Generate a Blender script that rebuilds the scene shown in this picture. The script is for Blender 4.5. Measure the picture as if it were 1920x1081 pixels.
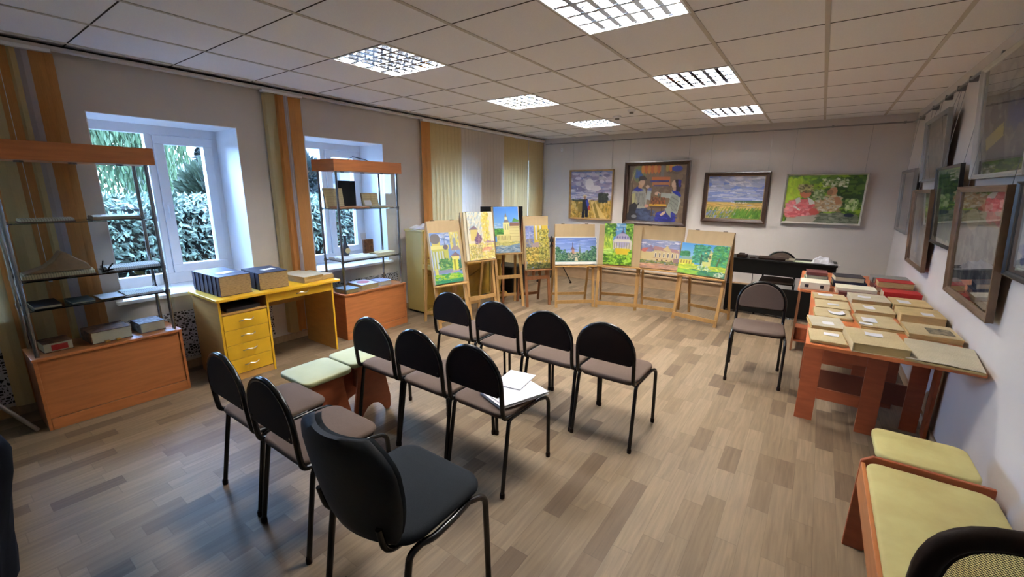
import bpy, math, random
import numpy as np
from mathutils import Vector, Matrix
sc = bpy.context.scene
for o in list(bpy.data.objects): bpy.data.objects.remove(o)
PI = math.pi
C = sc.collection

# ---------------------------------------------------------------- camera
cam_data = bpy.data.cameras.new('camera'); cam = bpy.data.objects.new('camera', cam_data); C.objects.link(cam)
CAMP = Vector((3.10733, -2.04668, 1.58599))
RX = (0.81515252, 0.57917836, 0.00887709); RY = (0.13636714, -0.17698753, -0.97472017); RZ = (-0.5629657, 0.79575614, -0.22325273)
cam.matrix_world = Matrix(((RX[0], -RY[0], -RZ[0], CAMP.x), (RX[1], -RY[1], -RZ[1], CAMP.y), (RX[2], -RY[2], -RZ[2], CAMP.z), (0, 0, 0, 1)))
cam_data.sensor_width = 36; cam_data.lens = 800.18 / 1920 * 36; cam_data.clip_start = 0.02; cam_data.clip_end = 200
sc.camera = cam

# ---------------------------------------------------------------- exposure
sc.view_settings.view_transform = 'Standard'; sc.view_settings.look = 'None'
sc.view_settings.gamma = 1; sc.view_settings.exposure = 1.0
LAMP = 215.0          # radiance of the fluorescent tubes
SKY = 40.0

def lin(c):
    c = c / 255.0
    return c / 12.92 if c <= 0.04045 else ((c + 0.055) / 1.055) ** 2.4
def S(r, g, b): return (lin(r), lin(g), lin(b), 1.0)

# ---------------------------------------------------------------- world: evening sky with pale cloud
w = bpy.data.worlds.new('sky'); sc.world = w; w.use_nodes = True
nt = w.node_tree; nt.nodes.clear()
out = nt.nodes.new('ShaderNodeOutputWorld'); bg = nt.nodes.new('ShaderNodeBackground')
tc = nt.nodes.new('ShaderNodeTexCoord'); nz = nt.nodes.new('ShaderNodeTexNoise'); nz.inputs['Scale'].default_value = 3.5; nz.inputs['Detail'].default_value = 5
cr = nt.nodes.new('ShaderNodeValToRGB')
cr.color_ramp.elements[0].position = 0.38; cr.color_ramp.elements[0].color = (0.26, 0.47, 1.0, 1)
cr.color_ramp.elements[1].position = 0.6; cr.color_ramp.elements[1].color = (0.50, 0.70, 1.0, 1)
nt.links.new(tc.outputs['Generated'], nz.inputs['Vector']); nt.links.new(nz.outputs['Fac'], cr.inputs['Fac'])
nt.links.new(cr.outputs['Color'], bg.inputs['Color']); bg.inputs['Strength'].default_value = SKY
nt.links.new(bg.outputs['Background'], out.inputs['Surface'])

# ---------------------------------------------------------------- daylight through the windows (portals guide the sky light in)
WINS = [(-2.80, -1.79), (-1.15, -0.14), (0.50, 1.49), (2.25, 3.24), (3.86, 4.86)]
def portal(y0, y1):
    l = bpy.data.lights.new('window_daylight', 'AREA'); l.shape = 'RECTANGLE'; l.size = 1.35; l.size_y = y1 - y0 - 0.1
    l.cycles.is_portal = True
    o = bpy.data.objects.new('window_daylight', l); C.objects.link(o)
    o.location = (-1.93, (y0 + y1) / 2, 1.42); o.rotation_euler = (0, -PI / 2, 0)
for a in WINS: portal(*a)

# ---------------------------------------------------------------- materials
MATS = {}
def mat(name, col, rough=0.5, spec=0.5, metal=0.0, var=0.0, vscale=8.0, stretch=None, col2=None, bump=0.0, bscale=60.0, detail=4.0, coat=0.0, coords='Object', trans=0.0, ramp=(0.3, 0.7)):
    if name in MATS: return MATS[name]
    m = bpy.data.materials.new(name); m.use_nodes = True; n = m.node_tree; b = n.nodes['Principled BSDF']
    b.inputs['Base Color'].default_value = col; b.inputs['Roughness'].default_value = rough
    b.inputs['Specular IOR Level'].default_value = spec; b.inputs['Metallic'].default_value = metal
    b.inputs['Coat Weight'].default_value = coat
    tc = n.nodes.new('ShaderNodeTexCoord'); mp = n.nodes.new('ShaderNodeMapping')
    n.links.new(tc.outputs[coords], mp.inputs['Vector'])
    if stretch: mp.inputs['Scale'].default_value = stretch
    nz = n.nodes.new('ShaderNodeTexNoise'); nz.inputs['Scale'].default_value = vscale; nz.inputs['Detail'].default_value = detail
    n.links.new(mp.outputs['Vector'], nz.inputs['Vector'])
    r = n.nodes.new('ShaderNodeValToRGB'); r.color_ramp.elements[0].position = ramp[0]; r.color_ramp.elements[1].position = ramp[1]
    if col2 is None: col2 = tuple(max(0, c * (1 - var)) for c in col[:3]) + (1,)
    r.color_ramp.elements[0].color = col2; r.color_ramp.elements[1].color = col
    n.links.new(nz.outputs['Fac'], r.inputs['Fac']); n.links.new(r.outputs['Color'], b.inputs['Base Color'])
    if bump:
        bn = n.nodes.new('ShaderNodeTexNoise'); bn.inputs['Scale'].default_value = bscale; bn.inputs['Detail'].default_value = 3
        bp = n.nodes.new('ShaderNodeBump'); bp.inputs['Strength'].default_value = bump; bp.inputs['Distance'].default_value = 0.002
        n.links.new(mp.outputs['Vector'], bn.inputs['Vector']); n.links.new(bn.outputs['Fac'], bp.inputs['Height']); n.links.new(bp.outputs['Normal'], b.inputs['Normal'])
    if trans:
        o = n.nodes['Material Output']; t = n.nodes.new('ShaderNodeBsdfTranslucent'); mx = n.nodes.new('ShaderNodeMixShader')
        mx.inputs[0].default_value = trans; n.links.new(r.outputs['Color'], t.inputs['Color'])
        n.links.new(b.outputs[0], mx.inputs[1]); n.links.new(t.outputs[0], mx.inputs[2]); n.links.new(mx.outputs[0], o.inputs['Surface'])
    MATS[name] = m; return m
def glass(name, tint=(1, 1, 1, 1), ior=1.45, refl=1.0):
    if name in MATS: return MATS[name]
    m = bpy.data.materials.new(name); m.use_nodes = True; n = m.node_tree; n.nodes.clear()
    o = n.nodes.new('ShaderNodeOutputMaterial'); t = n.nodes.new('ShaderNodeBsdfTransparent'); g = n.nodes.new('ShaderNodeBsdfGlossy')
    t.inputs['Color'].default_value = tint; g.inputs['Roughness'].default_value = 0.01
    f = n.nodes.new('ShaderNodeFresnel'); f.inputs['IOR'].default_value = ior; mx = n.nodes.new('ShaderNodeMixShader')
    mu = n.nodes.new('ShaderNodeMath'); mu.operation = 'MULTIPLY'; mu.inputs[1].default_value = refl
    n.links.new(f.outputs[0], mu.inputs[0]); n.links.new(mu.outputs[0], mx.inputs[0]); n.links.new(t.outputs[0], mx.inputs[1]); n.links.new(g.outputs[0], mx.inputs[2]); n.links.new(mx.outputs[0], o.inputs['Surface'])
    MATS[name] = m; return m
def emit(name, col, s):
    m = bpy.data.materials.new(name); m.use_nodes = True; n = m.node_tree; n.nodes.clear()
    o = n.nodes.new('ShaderNodeOutputMaterial'); e = n.nodes.new('ShaderNodeEmission'); e.inputs['Color'].default_value = col; e.inputs['Strength'].default_value = s
    n.links.new(e.outputs[0], o.inputs['Surface']); return m
def floor_mat():
    m = bpy.data.materials.new('laminate_floor'); m.use_nodes = True; n = m.node_tree; b = n.nodes['Principled BSDF']; L = n.links.new
    def math_(op, a, c=None, clamp=False):
        k = n.nodes.new('ShaderNodeMath'); k.operation = op
        for i, v in enumerate((a, c)):
            if v is None: continue
            if isinstance(v, (int, float)): k.inputs[i].default_value = v
            else: L(v, k.inputs[i])
        return k.outputs[0]
    tc = n.nodes.new('ShaderNodeTexCoord'); sp = n.nodes.new('ShaderNodeSeparateXYZ'); L(tc.outputs['Object'], sp.inputs[0])
    W_ = 0.094; xs = math_('DIVIDE', sp.outputs[0], W_); col = math_('FLOOR', xs)
    wn = n.nodes.new('ShaderNodeTexWhiteNoise'); wn.noise_dimensions = '1D'; L(col, wn.inputs['W'])
    off = math_('MULTIPLY', wn.outputs['Value'], 7.3); ys = math_('ADD', math_('DIVIDE', sp.outputs[1], 0.39), off)
    # unequal block lengths
    wob = math_('MULTIPLY', math_('SINE', math_('MULTIPLY', ys, 2.1)), 0.28); ys2 = math_('ADD', ys, wob); row = math_('FLOOR', ys2)
    cb = n.nodes.new('ShaderNodeCombineXYZ'); L(col, cb.inputs[0]); L(row, cb.inputs[1])
    w2 = n.nodes.new('ShaderNodeTexWhiteNoise'); w2.noise_dimensions = '2D'; L(cb.outputs[0], w2.inputs['Vector'])
    r = n.nodes.new('ShaderNodeValToRGB'); e = r.color_ramp.elements
    e[0].position = 0; e[0].color = S(96, 79, 61); e[1].position = 1; e[1].color = S(134, 116, 94)
    for p, c in ((.12, S(106, 88, 68)), (.3, S(119, 101, 79)), (.65, S(127, 109, 87))): k = e.new(p); k.color = c
    L(w2.outputs['Value'], r.inputs['Fac'])
    mp = n.nodes.new('ShaderNodeMapping'); mp.inputs['Scale'].default_value = (60, 3.5, 1); L(tc.outputs['Object'], mp.inputs['Vector'])
    ad = n.nodes.new('ShaderNodeVectorMath'); ad.operation = 'ADD'; L(mp.outputs[0], ad.inputs[0])
    sc3 = n.nodes.new('ShaderNodeVectorMath'); sc3.operation = 'SCALE'; sc3.inputs['Scale'].default_value = 37.0; L(w2.outputs['Color'], sc3.inputs[0]); L(sc3.outputs[0], ad.inputs[1])
    gr = n.nodes.new('ShaderNodeTexNoise'); gr.inputs['Scale'].default_value = 1.0; gr.inputs['Detail'].default_value = 6; gr.inputs['Distortion'].default_value = 0.6; L(ad.outputs[0], gr.inputs['Vector'])
    gm = n.nodes.new('ShaderNodeMapRange'); gm.inputs[1].default_value = .3; gm.inputs[2].default_value = .7; gm.inputs[3].default_value = .80; gm.inputs[4].default_value = 1.10; L(gr.outputs['Fac'], gm.inputs[0])
    fx = math_('FRACT', xs); fy = math_('FRACT', ys2)
    ex = math_('MINIMUM', fx, math_('SUBTRACT', 1.0, fx)); ey = math_('MINIMUM', fy, math_('SUBTRACT', 1.0, fy))
    lx = math_('LESS_THAN', ex, 0.012); ly = math_('LESS_THAN', ey, 0.005); ed = math_('MAXIMUM', lx, ly)
    em = math_('SUBTRACT', 1.0, math_('MULTIPLY', ed, 0.22)); tot = math_('MULTIPLY', gm.outputs[0], em)
    sc2 = n.nodes.new('ShaderNodeVectorMath'); sc2.operation = 'SCALE'; L(r.outputs['Color'], sc2.inputs[0]); L(tot, sc2.inputs['Scale'])
    L(sc2.outputs[0], b.inputs['Base Color']); b.inputs['Roughness'].default_value = 0.5; b.inputs['Specular IOR Level'].default_value = 0.2
    return m
def grille_mat():
    m = bpy.data.materials.new('perforated_grille'); m.use_nodes = True; n = m.node_tree; b = n.nodes['Principled BSDF']; L = n.links.new
    tc = n.nodes.new('ShaderNodeTexCoord'); v = n.nodes.new('ShaderNodeTexVoronoi'); v.inputs['Scale'].default_value = 42; v.inputs['Randomness'].default_value = 0.6; v.feature = 'DISTANCE_TO_EDGE'
    L(tc.outputs['Object'], v.inputs['Vector']); r = n.nodes.new('ShaderNodeValToRGB'); r.color_ramp.interpolation = 'CONSTANT'
    r.color_ramp.elements[0].color = S(205, 205, 215); r.color_ramp.elements[1].position = 0.11; r.color_ramp.elements[1].color = S(30, 30, 34)
    L(v.outputs['Distance'], r.inputs['Fac']); L(r.outputs['Color'], b.inputs['Base Color']); b.inputs['Roughness'].default_value = .6
    return m
def mesh_fabric():
    m = bpy.data.materials.new('open_mesh_fabric'); m.use_nodes = True; n = m.node_tree; b = n.nodes['Principled BSDF']; L = n.links.new
    b.inputs['Base Color'].default_value = S(28, 28, 30); b.inputs['Roughness'].default_value = .7
    tc = n.nodes.new('ShaderNodeTexCoord'); mp = n.nodes.new('ShaderNodeMapping'); mp.inputs['Rotation'].default_value = (0, PI / 4, 0); L(tc.outputs['Object'], mp.inputs[0])
    ck = n.nodes.new('ShaderNodeTexVoronoi'); ck.voronoi_dimensions = '2D'; ck.inputs['Scale'].default_value = 300; ck.inputs['Randomness'].default_value = 0.0; sx = n.nodes.new('ShaderNodeSeparateXYZ'); cx = n.nodes.new('ShaderNodeCombineXYZ'); L(mp.outputs[0], sx.inputs[0]); L(sx.outputs[0], cx.inputs[0]); L(sx.outputs[2], cx.inputs[1]); L(cx.outputs[0], ck.inputs['Vector'])
    lt = n.nodes.new('ShaderNodeMath'); lt.operation = 'GREATER_THAN'; lt.inputs[1].default_value = 0.42; L(ck.outputs['Distance'], lt.inputs[0])
    L(lt.outputs[0], b.inputs['Alpha']); return m

WOODC = dict(bump=0.1)
m_floor = floor_mat(); m_grille = grille_mat(); m_mesh = mesh_fabric()
m_wall = mat('painted_wall', S(212, 206, 201), .85, .2, var=.05, vscale=2.5)
m_ceil = mat('ceiling_tile', S(246, 245, 246), .9, .1, var=.06, vscale=220, detail=2)
m_bar = mat('ceiling_grid', S(205, 198, 188), .7, .2, var=.05)
m_gap = mat('shadow_gap', S(70, 66, 62), .9, .1)
m_pvc = mat('white_pvc', S(236, 238, 242), .35, .4, var=.03)
m_rev = mat('white_reveal_panel', S(244, 246, 250), .6, .3, var=.02)
m_sill = mat('window_sill', S(238, 240, 244), .4, .4, var=.03)
m_glass = glass('window_glass', (.96, .99, .99, 1))
m_cglass = glass('cabinet_glass', (.95, .98, .97, 1), refl=.55)
m_shelf = glass('shelf_glass', (.82, .90, .88, 1), refl=1.2)
m_pane = glass('picture_glass', (.97, .97, .97, 1), ior=1.5, refl=1.6)
m_chrome = mat('chrome', S(170, 172, 178), .18, .5, 1.0)
m_steel = mat('dull_steel', S(150, 150, 150), .35, .5, .9)
m_black = mat('black_frame', S(14, 14, 15), .22, .5)
m_blackp = mat('black_plastic', S(36, 23, 17), .65, .12, var=.2, bump=.1, bscale=300)
m_fab = mat('brown_fabric', S(94, 80, 72), .95, .1, var=.18, vscale=300, bump=.3, bscale=500)
m_dfab = mat('charcoal_fabric', S(38, 42, 47), .95, .15, var=.25, vscale=260, bump=.3, bscale=500)
m_dshell = mat('charcoal_vinyl', S(34, 38, 43), .6, .3, var=.2, bump=.3, bscale=60)
m_oak = mat('orange_laminate', S(186, 116, 66), .42, .4, var=.22, vscale=3, stretch=(2, 1.5, 16))
m_oakh = mat('dark_orange_laminate', S(150, 88, 56), .45, .35, var=.22, vscale=3, stretch=(2, 1.5, 16))
m_yel = mat('yellow_laminate', S(236, 186, 44), .35, .45, var=.06, vscale=3, stretch=(2, 2, 8))
m_beech = mat('beech_laminate', S(205, 158, 88), .45, .4, var=.14, vscale=3, stretch=(2, 2, 10))
m_red = mat('cherry_laminate', S(166, 88, 54), .42, .4, var=.22, vscale=3, stretch=(3, 3, 12))
m_redtop = mat('cherry_laminate_top', S(196, 112, 66), .4, .4, var=.14, vscale=3, stretch=(8, 1.5, 3))
m_pine = mat('pine_wood', S(186, 146, 92), .6, .3, var=.2, vscale=5, stretch=(6, 6, 1.2))
m_pined = mat('brown_wood', S(140, 92, 58), .6, .3, var=.25, vscale=5, stretch=(6, 6, 1.2))
m_board = mat('plywood_board', S(180, 158, 122), .7, .25, var=.08, vscale=3, stretch=(6, 6, 1.5))
m_white = mat('white_paper', S(216, 216, 222), .8, .2, var=.04)
m_cream = mat('canvas_cream', S(220, 212, 190), .8, .2, var=.06)
m_pad_g = mat('pale_green_vinyl', S(172, 174, 132), .6, .3, var=.12, vscale=6)
m_pad_y = mat('pale_yellow_vinyl', S(196, 186, 124), .55, .3, col2=S(182, 166, 108), vscale=5, ramp=(.35, .6))
m_gold = mat('gold_painted_wood', S(196, 158, 66), .4, .5, var=.35, vscale=6, bump=.2, bscale=20)
m_goldl = mat('pale_gold_gloss', S(186, 164, 98), .25, .4, var=.12, vscale=2)
m_blk = mat('black_laminate', S(9, 9, 10), .5, .25)
m_trimw = mat('wooden_skirting', S(176, 148, 116), .6, .3, var=.2, vscale=4, stretch=(2, 12, 4))
m_brass = mat('brass', S(190, 150, 80), .3, .5, .9)
m_handle = mat('satin_handle', S(200, 190, 170), .3, .5, .8)
m_gframe = mat('gilt_frame', S(168, 136, 90), .4, .5, var=.3, vscale=20, bump=.3)
m_bframe = mat('dark_brown_frame', S(62, 42, 32), .35, .5, var=.35, vscale=20, bump=.2)
m_brframe = mat('bronze_brown_frame', S(104, 78, 56), .35, .5, var=.35, vscale=20, bump=.2)
m_wframe = mat('silvery_white_frame', S(190, 186, 176), .4, .4, var=.1)
m_grframe = mat('grey_frame', S(132, 130, 128), .4, .5, var=.12)
m_kframe = mat('black_picture_frame', S(30, 26, 25), .35, .5)
m_cream_slat = mat('cream_blind_fabric', S(208, 186, 138), .85, .1, var=.08, vscale=40, stretch=(1, 8, .4), trans=.15)
m_lit_slat = mat('lit_blind_fabric', S(216, 206, 194), .85, .1, var=.05, vscale=40, stretch=(1, 8, .4), trans=.18)  # paler copy of the slat fabric, window light from behind painted in
m_or_slat = mat('orange_blind_fabric', S(212, 152, 92), .85, .1, var=.14, vscale=30, stretch=(1, 10, .4), trans=.3)
m_lav_slat = mat('lilac_blind_fabric', S(190, 182, 188), .85, .1, var=.06, vscale=30, stretch=(1, 10, .4), trans=.3)

# ---------------------------------------------------------------- mesh helpers
class MB:
    def __init__(s): s.v = []; s.f = []; s.m = []
    def add(s, vs, fs, mi=0):
        k = len(s.v); s.v += [tuple(v) for v in vs]; s.f += [tuple(i + k for i in f) for f in fs]; s.m += [mi] * len(fs); return s
    def box(s, x0, x1, y0, y1, z0, z1, mi=0):
        return s.add([(x0, y0, z0), (x1, y0, z0), (x1, y1, z0), (x0, y1, z0), (x0, y0, z1), (x1, y0, z1), (x1, y1, z1), (x0, y1, z1)],
                     [(0, 3, 2, 1), (4, 5, 6, 7), (0, 1, 5, 4), (1, 2, 6, 5), (2, 3, 7, 6), (3, 0, 4, 7)], mi)
    def bar(s, a, b, w, t, up=(0, 0, 1), mi=0):      # rectangular bar from a to b, w across (horizontal side), t along 'up'-ish normal
        a = Vector(a); b = Vector(b); d = (b - a).normalized(); side = d.cross(Vector(up))
        if side.length < 1e-5: side = d.cross(Vector((1, 0, 0)))
        side.normalize(); n = side.cross(d).normalized(); vs = []
        for p in (a, b):
            for i, j in ((-1, -1), (1, -1), (1, 1), (-1, 1)): vs.append(p + side * (w / 2 * i) + n * (t / 2 * j))
        return s.add(vs, [(0, 1, 2, 3), (7, 6, 5, 4), (0, 4, 5, 1), (1, 5, 6, 2), (2, 6, 7, 3), (3, 7, 4, 0)], mi)
    def prism(s, pts, axis, a0, a1, mi=0):            # 2D polygon extruded along an axis
        n = len(pts)
        def P(p, a): return {'x': (a, p[0], p[1]), 'y': (p[0], a, p[1]), 'z': (p[0], p[1], a)}[axis]
        vs = [P(p, a0) for p in pts] + [P(p, a1) for p in pts]
        fs = [tuple(range(n))[::-1], tuple(range(n, 2 * n))] + [(i, (i + 1) % n, n + (i + 1) % n, n + i) for i in range(n)]
        return s.add(vs, fs, mi)
    def tube(s, path, r, seg=8, closed=False, mi=0, r2=None):
        P = [Vector(p) for p in path]; n = len(P); rings = []
        t0 = (P[1] - P[0]).normalized(); up = Vector((0, 0, 1)) if abs(t0.z) < .9 else Vector((1, 0, 0)); nr = t0.cross(up).normalized()
        for i in range(n):
            if closed: t = (P[(i + 1) % n] - P[i - 1]).normalized()
            elif i == 0: t = t0
            elif i == n - 1: t = (P[-1] - P[-2]).normalized()
            else: t = ((P[i + 1] - P[i]).normalized() + (P[i] - P[i - 1]).normalized()).normalized()
            nr = (nr - t * nr.dot(t)).normalized(); bn = t.cross(nr); rr = r if r2 is None else r + (r2 - r) * i / (n - 1)
            rings.append([P[i] + (nr * math.cos(2 * PI * k / seg) + bn * math.sin(2 * PI * k / seg)) * rr for k in range(seg)])
        vs = [v for g in rings for v in g]; fs = []
        for i in range(n if closed else n - 1):
            j = (i + 1) % n
            for k in range(seg): fs.append((i * seg + k, i * seg + (k + 1) % seg, j * seg + (k + 1) % seg, j * seg + k))
        if not closed: fs += [tuple(range(seg))[::-1], tuple(range((n - 1) * seg, n * seg))]
        return s.add(vs, fs, mi)
    def lathe(s, prof, c=(0, 0, 0), seg=20, mi=0):
        vs = []; fs = []; n = len(prof)
        for r, z in prof:
            for k in range(seg): vs.append((c[0] + r * math.cos(2 * PI * k / seg), c[1] + r * math.sin(2 * PI * k / seg), c[2] + z))
        for i in range(n - 1):
            for k in range(seg): fs.append((i * seg + k, i * seg + (k + 1) % seg, (i + 1) * seg + (k + 1) % seg, (i + 1) * seg + k))
        fs += [tuple(range(seg))[::-1], tuple(range((n - 1) * seg, n * seg))]
        return s.add(vs, fs, mi)
    def slab(s, x0, x1, y0, y1, z0, z1, r, e=.006, mi=0, dome=0.0, n=6):   # rounded-corner cushion / board
        rings = []
        prof = [(e, z0), (0, z0 + e), (0, z1 - e), (e * .35, z1 - e * .3), (e * 1.2, z1), (min(x1 - x0, y1 - y0) * .25, z1 + dome)]
        def ring(ins):
            a = []; rr = max(r - ins, .002)
            for (cx, cy, st) in ((x1 - ins - rr, y1 - ins - rr, 0), (x0 + ins + rr, y1 - ins - rr, 1), (x0 + ins + rr, y0 + ins + rr, 2), (x1 - ins - rr, y0 + ins + rr, 3)):
                for k in range(n + 1):
                    t = (st + k / n) * PI / 2; a.append((cx + rr * math.cos(t), cy + rr * math.sin(t)))
            return a
        vs = []; fs = []
        for ins, z in prof: R_ = ring(ins); vs += [(x, y, z) for x, y in R_]; m = len(R_)
        for i in range(len(prof) - 1):
            for k in range(m): fs.append((i * m + k, i * m + (k + 1) % m, (i + 1) * m + (k + 1) % m, (i + 1) * m + k))
        fs += [tuple(range(m))[::-1], tuple(range((len(prof) - 1) * m, len(prof) * m))]
        return s.add(vs, fs, mi)
    def xf(s, M):
        s.v = [tuple(M @ Vector(v)) for v in s.v]; return s
    def build(s, name, mats, parent=None, bevel=0, smooth=False, angle=40):
        me = bpy.data.meshes.new(name); me.from_pydata(s.v, [], s.f)
        for m in (mats if isinstance(mats, (list, tuple)) else [mats]): me.materials.append(m)
        for p, mi in zip(me.polygons, s.m): p.material_index = mi
        me.update()
        o = bpy.data.objects.new(name, me); C.objects.link(o)
        if smooth:
            me.shade_smooth(); me.set_sharp_from_angle(angle=math.radians(angle))
        if parent: o.parent = parent
        if bevel:
            b = o.modifiers.new('bevel', 'BEVEL'); b.width = bevel; b.segments = 2; b.limit_method = 'ANGLE'; b.angle_limit = math.radians(40)
        return o
def fillet(path, r, n=5):
    P = [Vector(p) for p in path]; out_ = [P[0]]
    for i in range(1, len(P) - 1):
        a, b, c = P[i - 1], P[i], P[i + 1]; u = (a - b); v = (c - b); d = min(r, u.length * .49, v.length * .49); p0 = b + u.normalized() * d; p1 = b + v.normalized() * d
        for k in range(n + 1):
            t = k / n; out_.append(p0 * (1 - t) ** 2 + b * 2 * t * (1 - t) + p1 * t * t)
    return out_ + [P[-1]]
def tag(o, label=None, cat=None, group=None, kind=None):
    if label: o['label'] = label
    if cat: o['category'] = cat
    if group: o['group'] = group
    if kind: o['kind'] = kind
    return o
def thing(name, label, cat, loc=(0, 0, 0), rz=0.0, group=None):
    o = bpy.data.objects.new(name, None); C.objects.link(o); o.location = loc; o.rotation_euler = (0, 0, rz); o.empty_display_size = .1
    return tag(o, label, cat, group)
def dup(root, loc, rz, label, group=None):
    r = root.copy(); C.objects.link(r); r.location = loc; r.rotation_euler = (0, 0, rz); r['label'] = label
    if group: r['group'] = group
    for ch in [o for o in bpy.data.objects if o.parent == root]:
        c = ch.copy(); C.objects.link(c); c.parent = r
        for g in [o for o in bpy.data.objects if o.parent == ch]:
            d = g.copy(); C.objects.link(d); d.parent = c
    return r
def struct(name, mb, mats, parent=None, **k):
    o = mb.build(name, mats, parent, **k)
    if not parent: o['kind'] = 'structure'
    return o
# ================================================================ THE ROOM
X0, X1, Y0, Y1, ZC = -1.35, 3.91, -3.6, 5.15, 2.53
struct('floor', MB().box(X0 - .5, X1 + .2, Y0 - .2, Y1 + .2, -.06, 0), m_floor)
LIGHTS = [(0, 0), (0, 3), (0, 6), (3, 0), (3, 3), (3, 6)]          # grid cells of the ceiling lights
# ceiling: tiles, wide bars along the room, thin dark joints across
b = MB()
xs = [X0] + [round(.6 * i, 3) for i in range(-2, 7)] + [X1]; ys = [Y0] + [round(.6 * j, 3) for j in range(-5, 9)] + [Y1]
cells = {(round(.6 * i, 3), round(.6 * j, 3)) for i, j in LIGHTS}
for xa, xb in zip(xs, xs[1:]):
    for ya, yb in zip(ys, ys[1:]):
        if (xa, ya) in cells: continue
        b.box(xa, xb, ya, yb, ZC, ZC + .02, 0)
for x in xs[1:-1]: b.box(x - .012, x + .012, Y0, Y1, ZC - .004, ZC + .0, 1)
for y in ys[1:-1]:
    for xa, xb in zip(xs, xs[1:]): b.box(xa + .012, xb - .012, y - .004, y + .004, ZC - .0015, ZC, 2)
b.box(X0, X1, Y0, Y1, ZC + .14, ZC + .16, 0)
struct('ceiling', b, [m_ceil, m_bar, m_gap])
# walls
b = MB(); zs, zt = .70, 2.125; prev = Y0
for y0, y1 in WINS:
    b.box(X0 - .5, X0, prev, y0, 0, ZC + .1); b.box(X0 - .5, X0, y0, y1, 0, zs - .03); b.box(X0 - .5, X0, y0, y1, zt, ZC + .1); prev = y1
b.box(X0 - .5, X0, prev, Y1, 0, ZC + .1)
struct('wall_left', b, m_wall)
struct('wall_back', MB().box(X0 - .5, X1 + .2, Y1, Y1 + .15, 0, ZC + .1), m_wall)
struct('wall_right', MB().box(X1, X1 + .15, Y0, Y1, 0, ZC + .1), m_wall)
struct('wall_rear', MB().box(X0 - .5, X1 + .2, Y0 - .15, Y0, 0, ZC + .1), m_wall)
# ---- windows: PVC frame, fixed light on the left, opening sash on the right
def window(n, y0, y1):
    xf, xb = -1.80, -1.87; ya, yb = y0 + .02, y1 - .02; za, zb = .75, 2.09; ym = ya + (yb - ya) * .47
    f = MB()
    for (p, q, r, s_) in ((y0, y1, za - .05, za + .05), (y0, y1, zb - .045, zt), (y0, ya + .06, za + .05, zb - .045), (yb - .035, y1, za + .05, zb - .045), (ym - .035, ym + .02, za + .05, zb - .045)):
        f.box(xb, xf, p, q, r, s_)
    w_ = struct(f'window_{n}', f, m_pvc, bevel=.004)
    sa = MB(); s0, s1, t0, t1 = ym + .022, yb - .037, za + .052, zb - .05; fr = .075
    sa.box(xb + .01, xf + .018, s0, s1, t0, t0 + fr); sa.box(xb + .01, xf + .018, s0, s1, t1 - fr, t1); sa.box(xb + .01, xf + .018, s0, s0 + fr, t0 + fr, t1 - fr); sa.box(xb + .01, xf + .018, s1 - fr, s1, t0 + fr, t1 - fr)
    sash = sa.build('sash', m_pvc, w_, bevel=.004)
    MB().box(-1.84, -1.836, s0 + fr, s1 - fr, t0 + fr, t1 - fr).build('pane', m_glass, sash)
    h = MB(); h.box(xf + .018, xf + .03, s0 + .025, s0 + .05, 1.36, 1.46); h.box(xf + .03, xf + .045, s0 + .028, s0 + .047, 1.30, 1.43); h.build('window_handle', m_pvc, sash, bevel=.003)
    MB().box(-1.84, -1.836, ya + .06, ym - .035, za + .05, zb - .045).build('pane', m_glass, w_)
    for q in ((y0, y0 + .005, zs, zt - .005), (y1 - .005, y1, zs, zt - .005), (y0, y1, zt - .005, zt)): MB().box(-1.80, X0 + .001, *q).build('reveal_panel', m_rev, w_)
    sl = MB().box(-1.80, X0, y0 + .001, y1 - .001, zs - .03, zs); sl.box(X0 + .001, X0 + .045, y0 - .04, y1 + .04, zs - .03, zs); sl.build('window_sill', m_sill, w_, bevel=.004)
for i, (y0, y1) in enumerate(WINS): window(i + 1, y0, y1)
# perforated radiator screens below the sills
for i, (y0, y1) in enumerate(WINS):
    o = struct(f'trim_{i + 1}', MB().box(X0 + .001, X0 + .012, y0 - .1, y1 + .12 if i else y1, .10, .53), m_grille)
# skirting
b = MB(); b.box(X0 + .001, X0 + .014, Y0, Y1, 0, .07); struct('baseboard_left', b, m_trimw)
b = MB(); b.box(X1 - .016, X1 - .001, Y0, Y1, 0, .06); struct('baseboard_right', b, m_trimw)
b = MB(); b.box(X0, 2.6, 5.06, Y1 - .001, 0, .20); b.box(X0, 2.6, 5.04, Y1 - .001, .20, .22); b.box(X0, X1, 5.045, 5.06, 0, .02); b.box(X0, 2.6, 5.09, Y1 - .001, .245, .26); b.box(2.6, X1, 5.135, Y1 - .001, 0, .06)
struct('baseboard_back', b, m_trimw)
# curtain track along the window wall
b = MB(); b.box(X0 + .03, X0 + .10, Y0, Y1 - .01, 2.485, 2.505, 0); b.box(X0 + .001, X0 + .03, Y0, Y1 - .01, 2.50, 2.529, 1); struct('trim_6', b, [m_wall, m_gap])
# picture rails with hooks
b = MB(); b.tube([(-1.2, 5.09, 2.425), (3.87, 5.09, 2.425)], .009, 8)
for x in (-1.1, .1, 1.5, 2.2, 3.1, 3.8): b.box(x - .012, x + .012, 5.085, 5.149, 2.418, 2.44)
struct('trim_7', b, m_steel)
b = MB(); b.tube([(3.87, 5.09, 2.425), (3.87, 4.9, 2.405), (3.87, -2.0, 2.385)], .009, 8)
for y in (4.6, 3.9, 3.36, 2.95, 2.6, 1.9, 1.2, .4): b.box(3.86, 3.909, y - .012, y + .012, 2.38, 2.42)
struct('trim_8', b, m_steel)
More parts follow.
